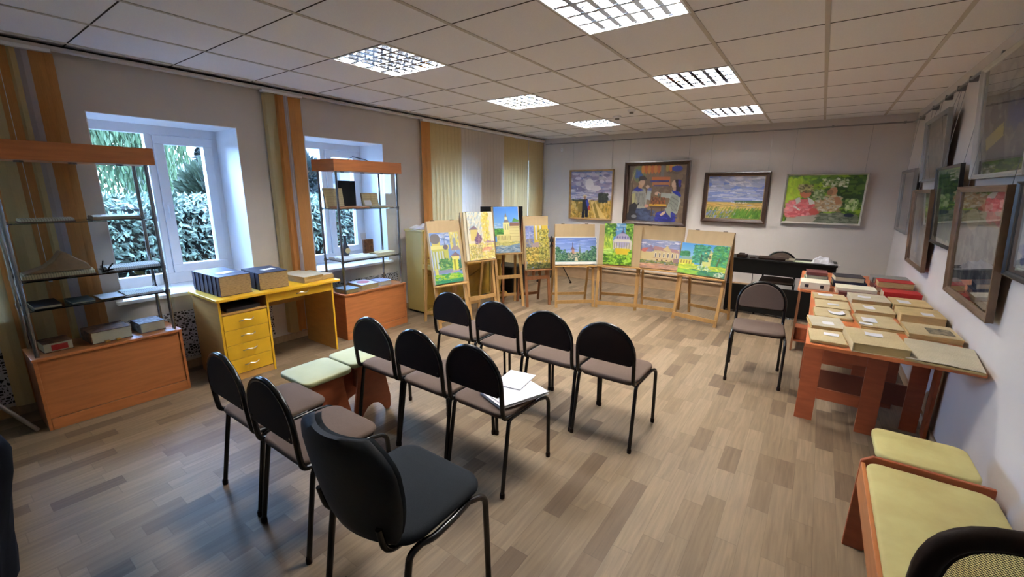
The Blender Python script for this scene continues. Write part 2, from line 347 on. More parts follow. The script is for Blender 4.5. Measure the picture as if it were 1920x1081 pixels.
# ---- recessed fluorescent louvre lights
m_tube = emit('fluorescent_tube', (1.0, .95, .88, 1), LAMP)
m_louv = mat('louvre_metal', S(170, 176, 186), .06, .5, 1.0)
m_hous = mat('lamp_housing', S(180, 184, 190), .12, .4, .9)
def light(x, y, label, first=[None]):
    if first[0]: return dup(first[0], (x, y, ZC), 0, label)
    t = thing('ceiling_light', label, 'ceiling light', (x, y, ZC), 0, 'recessed louvre ceiling lights'); first[0] = t
    h = MB(); h.box(.01, .59, .01, .59, .085, .09)
    for a in ((.01, .014, .01, .59), (.586, .59, .01, .59), (.014, .586, .01, .014), (.014, .586, .586, .59)): h.box(*a, .0, .085)
    h.build('housing', m_hous, t)
    f = MB()
    for a in ((.0, .6, .0, .012), (.0, .6, .588, .6), (.0, .012, .012, .588), (.588, .6, .012, .588)): f.box(*a, -.006, .002)
    f.build('frame', m_pvc, t)
    for k in range(4):
        yy = .085 + k * .143
        MB().tube([(.03, yy, .065), (.57, yy, .065)], .013, 8).build('lamp_tube', m_tube, t, smooth=True)
    l = MB()
    for k in range(5):                                            # V-shaped long blades between the tubes
        yy = .014 + k * .143
        l.add([(.014, yy - .004, .045), (.586, yy - .004, .045), (.586, yy + .004, .045), (.014, yy + .004, .045), (.014, yy - .013, .0), (.586, yy - .013, .0), (.586, yy + .013, .0), (.014, yy + .013, .0)], [(0, 1, 5, 4), (2, 3, 7, 6), (4, 5, 6, 7)]) if 0 < k < 4 else None
    for k in range(1, 6):
        xx = .014 + k * .0953
        for j in range(4):
            y0 = .014 + j * .143 + .012; y1 = y0 + .119
            l.add([(xx - .002, y0, .045), (xx - .002, y1, .045), (xx - .016, y1, .002), (xx - .016, y0, .002), (xx + .002, y0, .045), (xx + .002, y1, .045), (xx + .016, y1, .002), (xx + .016, y0, .002)], [(0, 1, 2, 3), (7, 6, 5, 4), (3, 2, 6, 7)])
    l.build('louvre', m_louv, t)
    return t
LL = ['louvre ceiling light nearest the first window', 'middle louvre ceiling light of the row nearer the windows', 'farthest louvre ceiling light of the row nearer the windows',
      'louvre ceiling light cut by the top edge of the photo', 'middle louvre ceiling light of the row nearer the picture wall', 'farthest louvre ceiling light of the row nearer the picture wall']
for (i, j), lb in zip(LIGHTS, LL): light(.6 * i, .6 * j, lb)
for (x, y), lb, r in (((.83, 3.47), 'white smoke detector on ceiling beside the far left light', .05), ((1.14, 3.14), 'small round ceiling sensor nearer the middle of the room', .045)):
    t = thing('smoke_detector', lb, 'smoke detector', (x, y, ZC)); MB().lathe([(r, -.002), (r, -.018), (r * .7, -.03)], seg=20).build('base', m_pvc, t, smooth=True)
    MB().lathe([(r * .55, -.03), (r * .55, -.045), (r * .3, -.05)], seg=16).build('sensor_cap', m_grframe, t, smooth=True)
t = thing('motion_sensor', 'small white motion sensor high in the back corner', 'sensor', (-.88, 5.149, 2.32)); MB().box(-.02, .02, -.03, 0, -.03, .035).build('housing', m_pvc, t, bevel=.006); MB().box(-.012, .012, -.034, -.03, -.01, .02).build('lens', m_white, t)

# ---- vertical blinds
def slat(mb, y, z0, z1, w_, ang, x=-1.288):
    dx = math.sin(ang) * w_ / 2; dy = math.cos(ang) * w_ / 2; c = .006
    P = [(x - dx, y - dy), (x + c * math.cos(ang), y - c * math.sin(ang)), (x + dx, y + dy)]
    mb.add([(p[0], p[1], z) for z in (z0, z1) for p in P], [(0, 1, 4, 3), (1, 2, 5, 4)])
def chain(mb, y, x=-1.243): mb.tube([(x, y, 2.48), (x, y + .004, 1.0)], .0018, 5); mb.box(x - .006, x + .006, y - .006, y + .012, .93, 1.0)
def blind(label, sets, y0, y1, group=None):
    t = thing('vertical_blind', label, 'window blind', (0, 0, 0), 0, group)
    MB().box(-1.30, -1.25, y0, y1, 2.462, 2.484).build('head_rail', m_pvc, t)
    for nm, mt, lst, z0 in sets:
        b = MB()
        for y, w_, a in lst: slat(b, y, z0, 2.46, w_, a)
        b.build(nm, mt, t)
    b = MB(); chain(b, y1 - .25 if y1 < 0 else (y0 + y1) / 2 + .02); b.build('pull_chain', m_white, t)
    return t
blind('orange and cream vertical blind drawn aside left of the first window, added slats closed beyond', [
    ('orange_slats', m_or_slat, [(-1.34, .10, .1), (-1.31, .09, .5), (-1.53, .1, .3), (-1.70, .1, .2)], .08),
    ('cream_slats', m_cream_slat, [(-1.465, .05, .3), (-1.60, .1, .1), (-1.78, .09, .2)] + [(-1.99 - .078 * k, .09, .25) for k in range(12)], .08), ('lilac_slats', m_lav_slat, [(-1.415, .06, .1)], .08)], -2.92, -1.28)  # last run of cream slats added mostly out of view, to hold back daylight
blind('orange and beige vertical blind drawn aside between the two open windows', [
    ('orange_slats', m_or_slat, [(.395, .12, .1), (.235, .07, .6), (.25, .08, 1.0), (.20, .08, 1.2)], .10),
    ('cream_slats', m_cream_slat, [(.12 + .012 * k, .09, 1.2) for k in range(5)], .10), ('lilac_slats', m_lav_slat, [(.30, .05, .2)], .10)], .08, .46)
cr_ = [(2.27 + .075 * k, .088, .28) for k in range(8)]; lit_ = [(2.87 + .075 * k, .088, .28) for k in range(14)]; cr2 = [(3.93 + .075 * k, .088, .28) for k in range(4)] + [(4.275 + .075 * k, .088, .28) for k in range(5)] + [(4.715 + .075 * k, .088, .28) for k in range(6)]
blind('closed cream vertical blind across the far windows, painted paler where backlit', [('orange_slats', m_or_slat, [(2.12, .09, .1), (2.18, .09, .25)], .12), ('cream_slats', m_cream_slat, cr_ + cr2, .12), ('lit_slats', m_lit_slat, lit_, .12)], 2.07, 5.14)

# ================================================================ OUTSIDE
rnd = random.Random(5)
m_grass = mat('grass', S(18, 22, 14), .95, .1, var=.4, vscale=6)
m_leaf = mat('pale_leaf', S(74, 84, 72), .6, .3, col2=S(44, 58, 46), vscale=3.0)
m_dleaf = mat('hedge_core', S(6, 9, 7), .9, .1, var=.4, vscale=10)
m_wleaf = mat('willow_leaf', S(62, 76, 50), .7, .2, col2=S(38, 54, 36), vscale=1.2, trans=.4)
m_con = mat('conifer_green', S(13, 22, 20), .8, .2, var=.4, vscale=4)
m_bush = mat('bush_green', S(26, 36, 22), .8, .2, var=.4, vscale=4)
m_bark = mat('bark', S(92, 78, 64), .9, .1, var=.4, vscale=12)
m_roof = mat('slate_roof', S(36, 38, 48), .7, .3, var=.2, vscale=6)
m_hw = mat('house_render', S(72, 72, 72), .8, .2, var=.05)
struct('ground', MB().box(-60, -1.95, -30, 50, .40, .48), m_grass)
def leaves(n, gen, size, mb):
    for _ in range(n):
        p, d, s = gen(); d = d.normalized(); sd = d.cross(Vector((rnd.uniform(-1, 1), rnd.uniform(-1, 1), rnd.uniform(-.3, 1)))).normalized() * s * size[1]; l = d * s * size[0]
        up = d.cross(sd).normalized() * s * size[1] * .35
        mb.add([p, p + l * .45 + sd + up, p + l, p + l * .45 - sd + up, p + l * .5], [(0, 1, 4), (1, 2, 4), (2, 3, 4), (3, 0, 4)])
    return mb
def hedge(y0, y1, label, nl):
    t = thing('hedge', label, 'hedge', (0, 0, 0)); t['kind'] = 'stuff'
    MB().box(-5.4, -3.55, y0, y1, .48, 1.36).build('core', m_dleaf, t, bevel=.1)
    def gen():
        k = rnd.random()
        y = rnd.uniform(y0, y1)
        if k < .62: p = Vector((-3.5 + rnd.uniform(-.1, .12), y, rnd.uniform(.6, 1.42))); d = Vector((rnd.uniform(.2, 1), rnd.uniform(-.8, .8), rnd.uniform(-.9, .4)))
        else: p = Vector((rnd.uniform(-5.4, -3.45), y, 1.36 + rnd.uniform(-.05, .1))); d = Vector((rnd.uniform(-.2, .9), rnd.uniform(-.8, .8), rnd.uniform(0, .9)))
        return p, d, rnd.uniform(.7, 1.25)
    leaves(nl, gen, (.105, .02), MB()).build('foliage', m_leaf, t)
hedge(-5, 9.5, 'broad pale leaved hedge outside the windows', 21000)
def tree(label, x, y, h, r, mt, n, kind, trunk=.18):
    t = thing({'willow': 'willow_tree', 'conifer': 'conifer_tree', 'bush': 'round_bush'}[kind], label, 'tree', (x, y, .48))
    MB().tube([(0, 0, 0), (.1, .05, h * .35), (0, 0, h * .7)], trunk, 8, r2=trunk * .4).build('trunk', m_bark, t, smooth=True)
    b = MB()
    if kind == 'willow':
        for _ in range(n // 24):
            a = rnd.uniform(0, 2 * PI); q = r * math.sqrt(rnd.random()); px, py = q * math.cos(a), q * math.sin(a); top = h * (1 - .35 * (q / r) ** 2) * rnd.uniform(.8, 1); bot = max(.5, top - rnd.uniform(1.2, h * .7))
            for k in range(24):
                z = top + (bot - top) * (k / 24) + rnd.uniform(-.05, .05)
                p = Vector((px + rnd.uniform(-.06, .06), py + rnd.uniform(-.06, .06), z)); l = Vector((rnd.uniform(-.06, .06), rnd.uniform(-.06, .06), -.24)); sd = Vector((rnd.uniform(-1, 1), rnd.uniform(-1, 1), 0)).normalized() * .028
                b.add([p, p + l * .5 + sd, p + l, p + l * .5 - sd], [(0, 1, 2, 3)])
    else:
        def gen():
            if kind == 'conifer':
                z = rnd.random(); q = r * (1 - z) * rnd.uniform(.5, 1) + .1; a = rnd.uniform(0, 2 * PI); p = Vector((q * math.cos(a), q * math.sin(a), .3 + z * h)); d = Vector((math.cos(a), math.sin(a), -.35))
            else:
                d = Vector((rnd.gauss(0, 1), rnd.gauss(0, 1), rnd.gauss(0, 1))).normalized(); p = Vector((0, 0, h * .55)) + Vector((d.x * r, d.y * r, d.z * h * .45)) * rnd.uniform(.7, 1); d = d + Vector((0, 0, .3))
            return p, d, rnd.uniform(.7, 1.3)
        leaves(n, gen, (.28, .07), b)
    b.build('crown', mt, t)
tree('weeping willow with pale hanging strands behind the hedge', -13.6, .7, 6.2, 2.7, m_wleaf, 34000, 'willow', .3)
tree('dark conifer showing at the right of the first window', -17, 5.7, 3.9, 1.0, m_con, 3500, 'conifer')
tree('loose green bush behind the hedge below the conifer', -8.6, 2.35, 1.55, .6, m_bush, 3000, 'bush', .08)
tree('dark bushy tree beyond the house seen in the second window', -16, 8.3, 2.6, 1.2, m_con, 3000, 'bush', .1)
def house(label, x0, x1, y0, y1, zw, zr):
    t = thing('house', label, 'house', (0, 0, 0)); ym = (x0 + x1) / 2
    MB().box(x0, x1, y0, y1, .48, zw).build('wall', m_hw, t)
    MB().prism([(x0 - .3, zw), (x1 + .3, zw), (ym, zr)], 'y', y0 - .3, y1 + .3).build('roof', m_roof, t)
    for k in range(3):
        yy = y0 + (y1 - y0) * (k + .3) / 3; MB().box(x1, x1 + .03, yy, yy + .5, zw - .9, zw - .25).build('house_window', m_blk, t)
house('low white house with a grey roof beyond the hedge', -27, -22, 5.0, 9.5, 2.2, 3.2)
house('white house with grey roof seen through the second window', -25, -20, 12.2, 16, 2.8, 4.0)
# ================================================================ CHAIRS
def make_chair(label, group):
    t = thing('stacking_chair', label, 'chair', (0, 0, 0), 0, group)
    for s in (-1, 1):
        MB().tube(fillet([(s * .2, -.232, 0), (s * .192, -.165, .425), (s * .192, -.10, .425)], .03), .0115, 10).build('leg', m_black, t, smooth=True)
        MB().tube(fillet([(s * .2, .228, 0), (s * .198, .215, .405), (s * .192, .12, .425)], .06), .0115, 10).build('leg', m_black, t, smooth=True)
        MB().tube([(s * .192, -.10, .425), (s * .192, .12, .425)], .0115, 10).build('seat_rail', m_black, t, smooth=True)
        MB().lathe([(.013, 0), (.014, .02), (.012, .03)], (s * .2, -.23, 0), 10).build('foot_cap', m_blackp, t)
        MB().lathe([(.013, 0), (.014, .02), (.012, .03)], (s * .2, .227, 0), 10).build('foot_cap', m_blackp, t)
    for y in (.10, -.12): MB().tube([(-.19, y, .415), (.19, y, .415)], .008, 8).build('crossbar', m_black, t, smooth=True)
    # arch tube: runs back under the seat, turns up and closes in a half circle
    q = .186; arc = []
    for k in range(17):
        a = PI * k / 16; z = .617 + q * math.sin(a); arc.append((q * math.cos(a), -.214 - (z - .45) * .06, z))
    path = fillet([(q, .06, .432), (q, -.205, .437), (q, -.214, .50), arc[0]], .05) + arc[1:-1] + fillet([arc[-1], (-q, -.214, .50), (-q, -.205, .437), (-q, .06, .432)], .05)
    MB().tube(path, .0125, 10).build('back_frame', m_black, t, smooth=True)
    def disc(r, y0, y1, zb):
        p = [(r * math.cos(PI * k / 20), .617 + r * math.sin(PI * k / 20)) for k in range(21)] + [(-r, zb + .015), (-r + .015, zb), (r - .015, zb), (r, zb + .015)]
        b = MB().prism(p, 'y', y0, y1); b.v = [(x, y - .214 - (z - .45) * .06, z) for x, y, z in b.v]; return b
    disc(.181, -.011, .004, .562).build('backrest', m_blackp, t, bevel=.004)
    disc(.176, .004, .019, .572).build('backrest_pad', m_fab, t, bevel=.006)
    for s in (-1, 1): MB().tube([(s * .166, -.236, .59), (s * .166, -.222, .59)], .006, 8).build('bolt', m_black, t)
    MB().slab(-.195, .195, -.205, .19, .430, .462, .07, .012, dome=.006).build('seat', m_fab, t, smooth=True, angle=60)
    MB().slab(-.187, .187, -.19, .18, .424, .432, .06, .002).build('seat_board', m_blackp, t)
    return t
CH = [  # x, y, yaw, label
 (2.143, .540, 0, 'rightmost brown chair of the front row, facing the easels', 'front row of chairs'), (1.726, .545, 0, 'third chair from the left in the front row, beside the rightmost one', 'front row of chairs'),
 (1.300, .540, 0, 'second chair from the left in the front row of four', 'front row of chairs'), (.845, .545, .02, 'leftmost chair of the front row, nearest the first easels', 'front row of chairs'),
 (.922, -.250, 0, 'leftmost chair of the middle row, beside the pale green stools', 'middle row of chairs'), (1.330, -.245, 0, 'centre chair of the middle row of three', 'middle row of chairs'),
 (1.748, -.240, -.02, 'middle row chair with white papers lying on its seat', 'middle row of chairs'),
 (.845, -1.050, 0, 'leftmost chair of the back row, nearest the large display case', 'back row of chairs'), (1.304, -1.060, 0, 'brown chair of the back row beside the charcoal upholstered chair', 'back row of chairs'),
 (2.810, 2.085, math.radians(185.2), 'single brown chair facing the camera beside the book table', 'chairs facing the room'), (2.765, 4.59, PI, 'brown chair standing behind the black desk', 'chairs facing the room')]
ch0 = None
for x, y, a, lb, g in CH:
    if ch0 is None: ch0 = make_chair(lb, g); ch0.location = (x, y, 0)
    else: dup(ch0, (x, y, 0), a, lb, g)
# charcoal upholstered chair in front
t = thing('upholstered_chair', 'charcoal upholstered chair nearest the camera in the back row', 'chair', (1.962, -1.12, 0), 0, 'back row of chairs')
for s in (-1, 1):
    MB().tube(fillet([(s * .215, -.235, 0), (s * .212, -.17, .43), (s * .215, -.12, .44)], .03), .0125, 10).build('leg', m_black, t, smooth=True)
    MB().tube(fillet([(s * .218, .232, 0), (s * .216, .215, .41), (s * .214, .12, .44)], .06), .0125, 10).build('leg', m_black, t, smooth=True)
    MB().tube(fillet([(s * .214, .12, .44), (s * .23, .02, .445), (s * .23, -.08, .44), (s * .214, -.12, .44)], .05), .0125, 10).build('seat_rail', m_black, t, smooth=True)
    MB().tube(fillet([(s * .15, .02, .435), (s * .16, -.22, .44), (s * .165, -.245, .56)], .06), .0115, 10).build('back_frame', m_black, t, smooth=True)
MB().tube([(-.21, .1, .425), (.21, .1, .425)], .009, 8).build('crossbar', m_black, t)
MB().slab(-.225, .225, -.20, .215, .445, .495, .085, .02, dome=.012, n=8).build('seat', m_dfab, t, smooth=True, angle=70)
def backpad(y0, y1, ins, depth, mt, nm):
    # rounded-top, curved (wrapping) back: grid of rows
    vs = []; fs = []; nu, nv = 18, 12
    for side in (0, 1):
        for j in range(nv + 1):
            z = .475 + ins + (.385 - 2 * ins) * j / nv; tz = j / nv
            hw = (.16 + .085 * math.sin(min(1, tz * 1.35 + .18) * PI / 2)) - ins
            if tz > .72: hw *= math.sqrt(max(.12, 1 - ((tz - .72) / .30) ** 2 * .75))
            for i in range(nu + 1):
                u = -1 + 2 * i / nu; x = hw * u; y = -.235 - (z - .5) * .16 + .05 * u * u + (y1 if side else y0) + (depth * (1 - u ** 4) * (1 - (2 * tz - 1) ** 6) * (1 if side else -1)); vs.append((x, y, z))
    N = (nu + 1) * (nv + 1)
    for j in range(nv):
        for i in range(nu):
            a = j * (nu + 1) + i; fs.append((a, a + 1, a + nu + 2, a + nu + 1)); fs.append((N + a, N + a + nu + 1, N + a + nu + 2, N + a + 1))
    edge = [i for i in range(nu + 1)] + [j * (nu + 1) + nu for j in range(1, nv + 1)] + [nv * (nu + 1) + i for i in range(nu - 1, -1, -1)] + [j * (nu + 1) for j in range(nv - 1, 0, -1)]
    for a, c in zip(edge, edge[1:] + edge[:1]): fs.append((a, N + a, N + c, c))
    return MB().add(vs, fs).build(nm, mt, t, smooth=True, angle=70)
backpad(-.018, .0, 0, .010, m_dshell, 'backrest'); backpad(.002, .02, .008, .012, m_dfab, 'backrest_pad')

# black mesh office chair by the bench
t = thing('office_chair', 'black mesh-backed office chair at the lower right corner', 'chair', (3.60, -1.26, 0), 0)
fr = []
for k in range(40):
    a = 2 * PI * k / 40; cx, cz = abs(math.cos(a)) ** .45 * math.copysign(1, math.cos(a)), abs(math.sin(a)) ** .45 * math.copysign(1, math.sin(a))
    wd = .225 + .01 * cz; fr.append((wd * cx, .27 - .03 * (cx * cx) + .03 * (cz + 1) * .5, .745 + .225 * cz - .015 * cx * cx * (cz > 0)))
MB().tube(fr, .021, 10, closed=True).build('back_frame', m_blackp, t, smooth=True)
MB().tube([(x * .93, y + .004, .745 + (z - .745) * .93) for x, y, z in fr], .012, 8, closed=True).build('frame_lip', m_blackp, t, smooth=True)
vs = []; fs = []
for i in range(13):
    for j in range(13):
        u, v = -1 + i / 6, -1 + j / 6; m_ = max(abs(u), abs(v), 1e-6); L_ = (abs(u) ** 5 + abs(v) ** 5) ** .2 or 1e-6; k = m_ / L_
        vs.append((u * k * .215, .27 - .03 * u * u + .015 * (v + 1), .745 + v * k * .212))
for i in range(12):
    for j in range(12): a = i * 13 + j; fs.append((a, a + 13, a + 14, a + 1))
MB().add(vs, fs).build('mesh_back', m_mesh, t, smooth=True)
MB().slab(-.22, .22, -.24, .20, .42, .47, .09, .02, dome=.01).build('seat', m_dfab, t, smooth=True, angle=70)
MB().bar((0, .05, .41), (0, .29, .40), .07, .02).bar((0, .29, .40), (0, .29, .56), .07, .02, (0, 1, 0)).build('back_bracket', m_blackp, t, bevel=.003)
MB().lathe([(.03, .09), (.03, .22), (.02, .22), (.02, .42)], seg=16).build('gas_column', m_chrome, t, smooth=True)
for k in range(5):
    a = 2 * PI * k / 5 + .3; e = Vector((.235 * math.cos(a), .235 * math.sin(a), .07))
    MB().bar((0, 0, .095), e, .045, .03).build('base_arm', m_blackp, t, bevel=.005)
    MB().tube([e + Vector((-.02 * math.sin(a), .02 * math.cos(a), -.041)), e + Vector((.02 * math.sin(a), -.02 * math.cos(a), -.041))], .028, 14).build('caster', m_blackp, t, smooth=True)

# ================================================================ STOOLS AND BENCH
def stool(label, x, y, pad, sx=.33, sy=.33, h=.45, rz=0, group='padded wooden stools'):
    t = thing('padded_stool', label, 'stool', (x, y, 0), rz, group)
    MB().slab(-sx / 2, sx / 2, -sy / 2, sy / 2, h - .032, h, .05, .008, dome=.004).build('seat', pad, t, smooth=True, angle=60)
    MB().box(-sx / 2 + .02, sx / 2 - .02, -sy / 2 + .02, sy / 2 - .02, h - .045, h - .032).build('seat_board', m_red, t)
    a = sy / 2 - .03; z1 = h - .046
    prof = [(-a * .80, z1), (-a * .80, z1 - .08), (-a * .95, .22), (-a * 1.12, .10), (-a * 1.10, .02), (-a * .98, 0), (-a * .80, .0)]
    arch = [(-a * .62, .045), (-a * .35, .085), (0, .10), (a * .35, .085), (a * .62, .045)]
    P = prof + arch + [(-p[0], p[1]) for p in prof[::-1]]
    for s in (-1, 1): MB().prism(P, 'x', s * (sx / 2 - .045) - .008, s * (sx / 2 - .045) + .008).build('side_panel', m_red, t, bevel=.002)
    MB().box(-sx / 2 + .054, sx / 2 - .054, -.008, .008, .17, z1).build('centre_panel', m_oakh, t)
    return t
stool('pale green topped stool standing beside the yellow desk', .60, -.68, m_pad_g)
stool('pale green topped stool partly hidden behind the middle row of chairs', .575, -.335, m_pad_g, .31)
stool('low pale yellow stool between the bench and the book table', 3.635, .44, m_pad_y, .34, .30)
t = thing('padded_bench', 'long pale yellow padded bench with a wooden end board against the right wall', 'bench', (3.615, -.22, 0))
MB().slab(-.195, .195, -.46, .42, .425, .455, .05, .01, dome=.006).build('seat', m_pad_y, t, smooth=True, angle=60)
MB().box(-.19, .19, -.44, .40, .408, .425).build('seat_board', m_oak, t)
MB().box(-.21, -.195, -.44, .42, .33, .44).build('side_rail', m_oak, t, bevel=.002)
MB().prism([(-.212, .30), (-.21, .44), (-.17, .472), (.20, .472), (.205, .30), (.21, .0), (.13, 0), (.10, .10), (-.10, .10), (-.14, 0), (-.215, 0)], 'y', .43, .448).build('end_board', m_red, t, bevel=.003)
MB().prism([(-.21, .42), (.20, .42), (.21, .0), (.13, 0), (.10, .10), (-.10, .10), (-.14, 0), (-.215, 0)], 'y', -.44, -.42).build('end_board', m_red, t, bevel=.003)

# ================================================================ YELLOW DESK
t = thing('writing_desk', 'bright yellow writing desk with drawers between the display cases', 'desk', (-.98, -.2, 0))
def L(x, y): return x + .98, y + .2
def lb(mb, x0, x1, y0, y1, z0, z1): return mb.box(x0 + .98, x1 + .98, y0 + .2, y1 + .2, z0, z1)
lb(MB(), -1.23, -.665, -.745, .345, .698, .72).build('desktop', m_yel, t, bevel=.003)
lb(MB(), -1.225, -.70, -.725, -.708, 0, .698).build('side_panel', m_beech, t, bevel=.001)['label'] = 'beech coloured side panel'
lb(MB(), -1.225, -.70, -.355, -.338, 0, .698).build('side_panel', m_beech, t, bevel=.001)
lb(MB(), -1.225, -.70, .262, .279, 0, .698).build('side_panel', m_beech, t, bevel=.001)
for y in (-.725, -.355, .262): lb(MB(), -.7005, -.698, y, y + .017, 0, .698).build('edge_band', m_yel, t)
lb(MB(), -1.205, -.702, -.708, -.355, .578, .594).build('compartment_floor', m_beech, t); lb(MB(), -1.225, -1.21, -.708, -.355, 0, .698).build('rear_panel', m_beech, t); lb(MB(), -.73, -.704, -.708, -.355, 0, .055).build('base_strip', m_beech, t); lb(MB(), -1.225, -1.21, -.338, .262, .45, .698).build('rear_panel', m_beech, t)
def handle(par, xc, yc, zc):
    p = [(xc, yc - .055, zc - .006), (xc + .014, yc - .05, zc - .004), (xc + .022, yc - .02, zc + .006), (xc + .022, yc + .02, zc - .004), (xc + .014, yc + .05, zc + .004), (xc, yc + .055, zc + .006)]
    MB().tube([(a + .98, c + .2, d) for a, c, d in p], .0045, 6).build('handle', m_handle, par, smooth=True)
for k in range(4):
    z0 = .06 + k * .1285; d = lb(MB(), -1.15, -.699, -.704, -.359, z0, z0 + .125).build('drawer', m_yel, t, bevel=.002); handle(d, -.699, -.53, z0 + .07)
d = lb(MB(), -1.15, -.699, -.336, .260, .618, .694).build('drawer', m_yel, t, bevel=.002); handle(d, -.699, -.03, .655)

# ================================================================ DISPLAY CASES
def display_case(label, y0, y1, xf, xb, shelves, hz):
    t = thing('display_case', label, 'display case', (0, 0, 0), 0, 'glass display cases on orange wooden bases')
    for q in ((y0, y0 + .016), (y1 - .016, y1)): MB().box(xb, xf - .012, q[0], q[1], 0, .5).build('side_panel', m_oakh, t, bevel=.001)
    MB().box(xb, xb + .016, y0 + .016, y1 - .016, 0, .5).build('rear_panel', m_oakh, t)
    b = MB(); b.box(xf - .012, xf, y0, y0 + .018, 0, .5); b.box(xf - .012, xf, y1 - .018, y1, 0, .5); b.box(xf - .012, xf + .002, y0 + .018, y1 - .018, .0, .075); b.build('front_frame', m_oak, t, bevel=.002)
    MB().box(xf - .024, xf - .009, y0 + .018, y1 - .018, .078, .484).build('front_panel', m_oak, t, bevel=.001)
    MB().box(xb, xf + .004, y0 - .004, y1 + .004, .484, .502).build('base_top', m_oak, t, bevel=.002)
    MB().box(xb - .012, xf + .005, y0 - .01, y1 + .012, hz, hz + .115).build('header', m_oak, t, bevel=.002)
    for x in (xf - .035, xb + .03):
        for y in (y0 + .03, y1 - .035): MB().tube([(x, y, .502), (x, y, hz)], .0125, 12).build('post', m_chrome, t, smooth=True)
    for z in shelves:
        s_ = MB().box(xb + .02, xf - .025, y0 + .045, y1 - .05, z - .008, z).build('glass_shelf', m_shelf, t)
        c = MB()
        for x in (xf - .035, xb + .03):
            for y, q in ((y0 + .03, .02), (y1 - .035, -.02)): c.lathe([(.017, z - .02), (.017, z + .014)], (x, y, 0), 12); c.tube([(x, y, z - .004), (x, y + q * 1.6, z - .004)], .005, 6)
        c.build('shelf_clip', m_chrome, s_, smooth=True)
    MB().add([(xf - .014, y0 + .012, .503), (xf - .014, y1 - .012, .503), (xf - .014, y1 - .012, hz), (xf - .014, y0 + .012, hz)], [(0, 1, 2, 3)]).build('glass_door', m_cglass, t)
    for yy in (y0 + .01, y1 - .01): MB().add([(xb + .01, yy, .503), (xf - .02, yy, .503), (xf - .02, yy, hz), (xb + .01, yy, hz)], [(0, 1, 2, 3)]).build('glass_side', m_cglass, t)
    for k in range(3): MB().lathe([(.022, hz - .012), (.022, hz)], ((xf + xb) / 2 + .06, y0 + (y1 - y0) * (.2 + .3 * k), 0), 12).build('spotlight', m_chrome, t)
    return t
display_case('large display case at the left edge, holding old books', -1.735, -.937, -.865, -1.21, (.81, 1.0, 1.362), 1.742)
display_case('display case between the yellow desk and the gold piano', .485, 1.305, -.83, -1.21, (.845, 1.385), 1.762)

# ================================================================ GOLD UPRIGHT PIANO
t = thing('upright_piano', 'old gold painted upright piano behind the first easels', 'piano', (0, 0, 0))
MB().box(-1.225, -.93, 1.67, 1.70, .03, 1.07).build('end_panel', m_goldl, t, bevel=.004)['label'] = 'pale glossy end panel'
MB().box(-1.225, -.93, 3.06, 3.09, .03, 1.07).build('end_panel', m_goldl, t, bevel=.004)
MB().box(-1.23, -.89, 1.655, 3.105, 1.07, 1.095).build('lid', m_goldl, t, bevel=.004)
MB().box(-1.225, -.93, 1.70, 3.06, .0, .03).build('base_strip', m_blk, t)  # black strip standing in for the shadow in the gap under the piano
b = MB(); b.box(-.96, -.93, 1.70, 3.06, .74, 1.07); b.box(-.93, -.918, 1.80, 2.30, .80, 1.02); b.box(-.93, -.918, 2.44, 2.96, .80, 1.02); b.build('upper_panel', m_gold, t, bevel=.004)
b = MB(); b.box(-.97, -.94, 1.70, 3.06, .03, .60)
arc = [(1.78 + 1.2 * k / 16, .50 - .16 * math.sin(PI * k / 16)) for k in range(17)]
b.tube([(-.935, y, z) for y, z in arc], .012, 8); b.tube([(-.935, 1.78, .1), (-.935, 2.98, .1)], .012, 8); b.build('lower_panel', m_gold, t, bevel=.003)
MB().box(-.95, -.64, 1.67, 3.09, .60, .67).build('keybed', m_gold, t, bevel=.008)
MB().box(-.94, -.66, 1.72, 3.04, .67, .72).build('key_lid', m_gold, t, bevel=.015)
for y in (1.735, 3.02):
    b = MB(); b.lathe([(.055, .0), (.06, .05), (.035, .09), (.03, .16), (.045, .30), (.05, .42), (.035, .50), (.05, .54), (.06, .60)], (-.73, y, 0), 18); b.build('leg', m_gold, t, smooth=True)
    b = MB()
    for xx in (-.80, -.64): b.tube([(xx, y - .05, .05), (xx, y + .05, .05)], .05, 16)
    b.box(-.95, -.64, y - .045, y + .045, 0, .04); b.build('scroll_foot', m_gold, t, bevel=.004)
for y in (1.685, 3.075):
    b = MB(); b.box(-.93, -.90, y - .022, y + .022, .67, 1.07)
    for k in range(9): b.prism([(y - .02, .69 + k * .042), (y + .02, .71 + k * .042), (y - .02, .73 + k * .042)], 'x', -.90, -.885)
    b.build('carved_pilaster', m_gold, t)
for k in range(2): MB().tube([(-.95, 2.33 + k * .12, .06), (-.85, 2.33 + k * .12, .055)], .012, 8).build('pedal', m_brass, t)
def crumple(name, label, cat, x, y, z, rx, ry, h, seed, mt, grp=None):
    r = random.Random(seed); vs = []; n = 9; b = MB(); P = {}
    for i in range(n):
        for j in range(n):
            u, v = -1 + 2 * i / (n - 1), -1 + 2 * j / (n - 1); e = max(0, 1 - max(abs(u), abs(v)) ** 3); P[i, j] = (u * rx * (1 + r.uniform(-.1, .1)), v * ry * (1 + r.uniform(-.1, .1)), .004 + e * h * r.uniform(.35, 1))
    vs = [P[i, j] for i in range(n) for j in range(n)]; fs = [(i * n + j, (i + 1) * n + j, (i + 1) * n + j + 1, i * n + j + 1) for i in range(n - 1) for j in range(n - 1)]
    k = len(vs); vs += [(p[0], p[1], 0) for p in vs]
    b.add(vs, fs); o = b.build(name, mt); o.location = (x, y, z); tag(o, label, cat, grp)
    o.modifiers.new('solid', 'SOLIDIFY').thickness = .002
    return o
crumple('crumpled_paper', 'crumpled white paper lying on top of the gold piano', 'paper', -1.06, 1.86, 1.097, .13, .16, .06, 3, m_white)
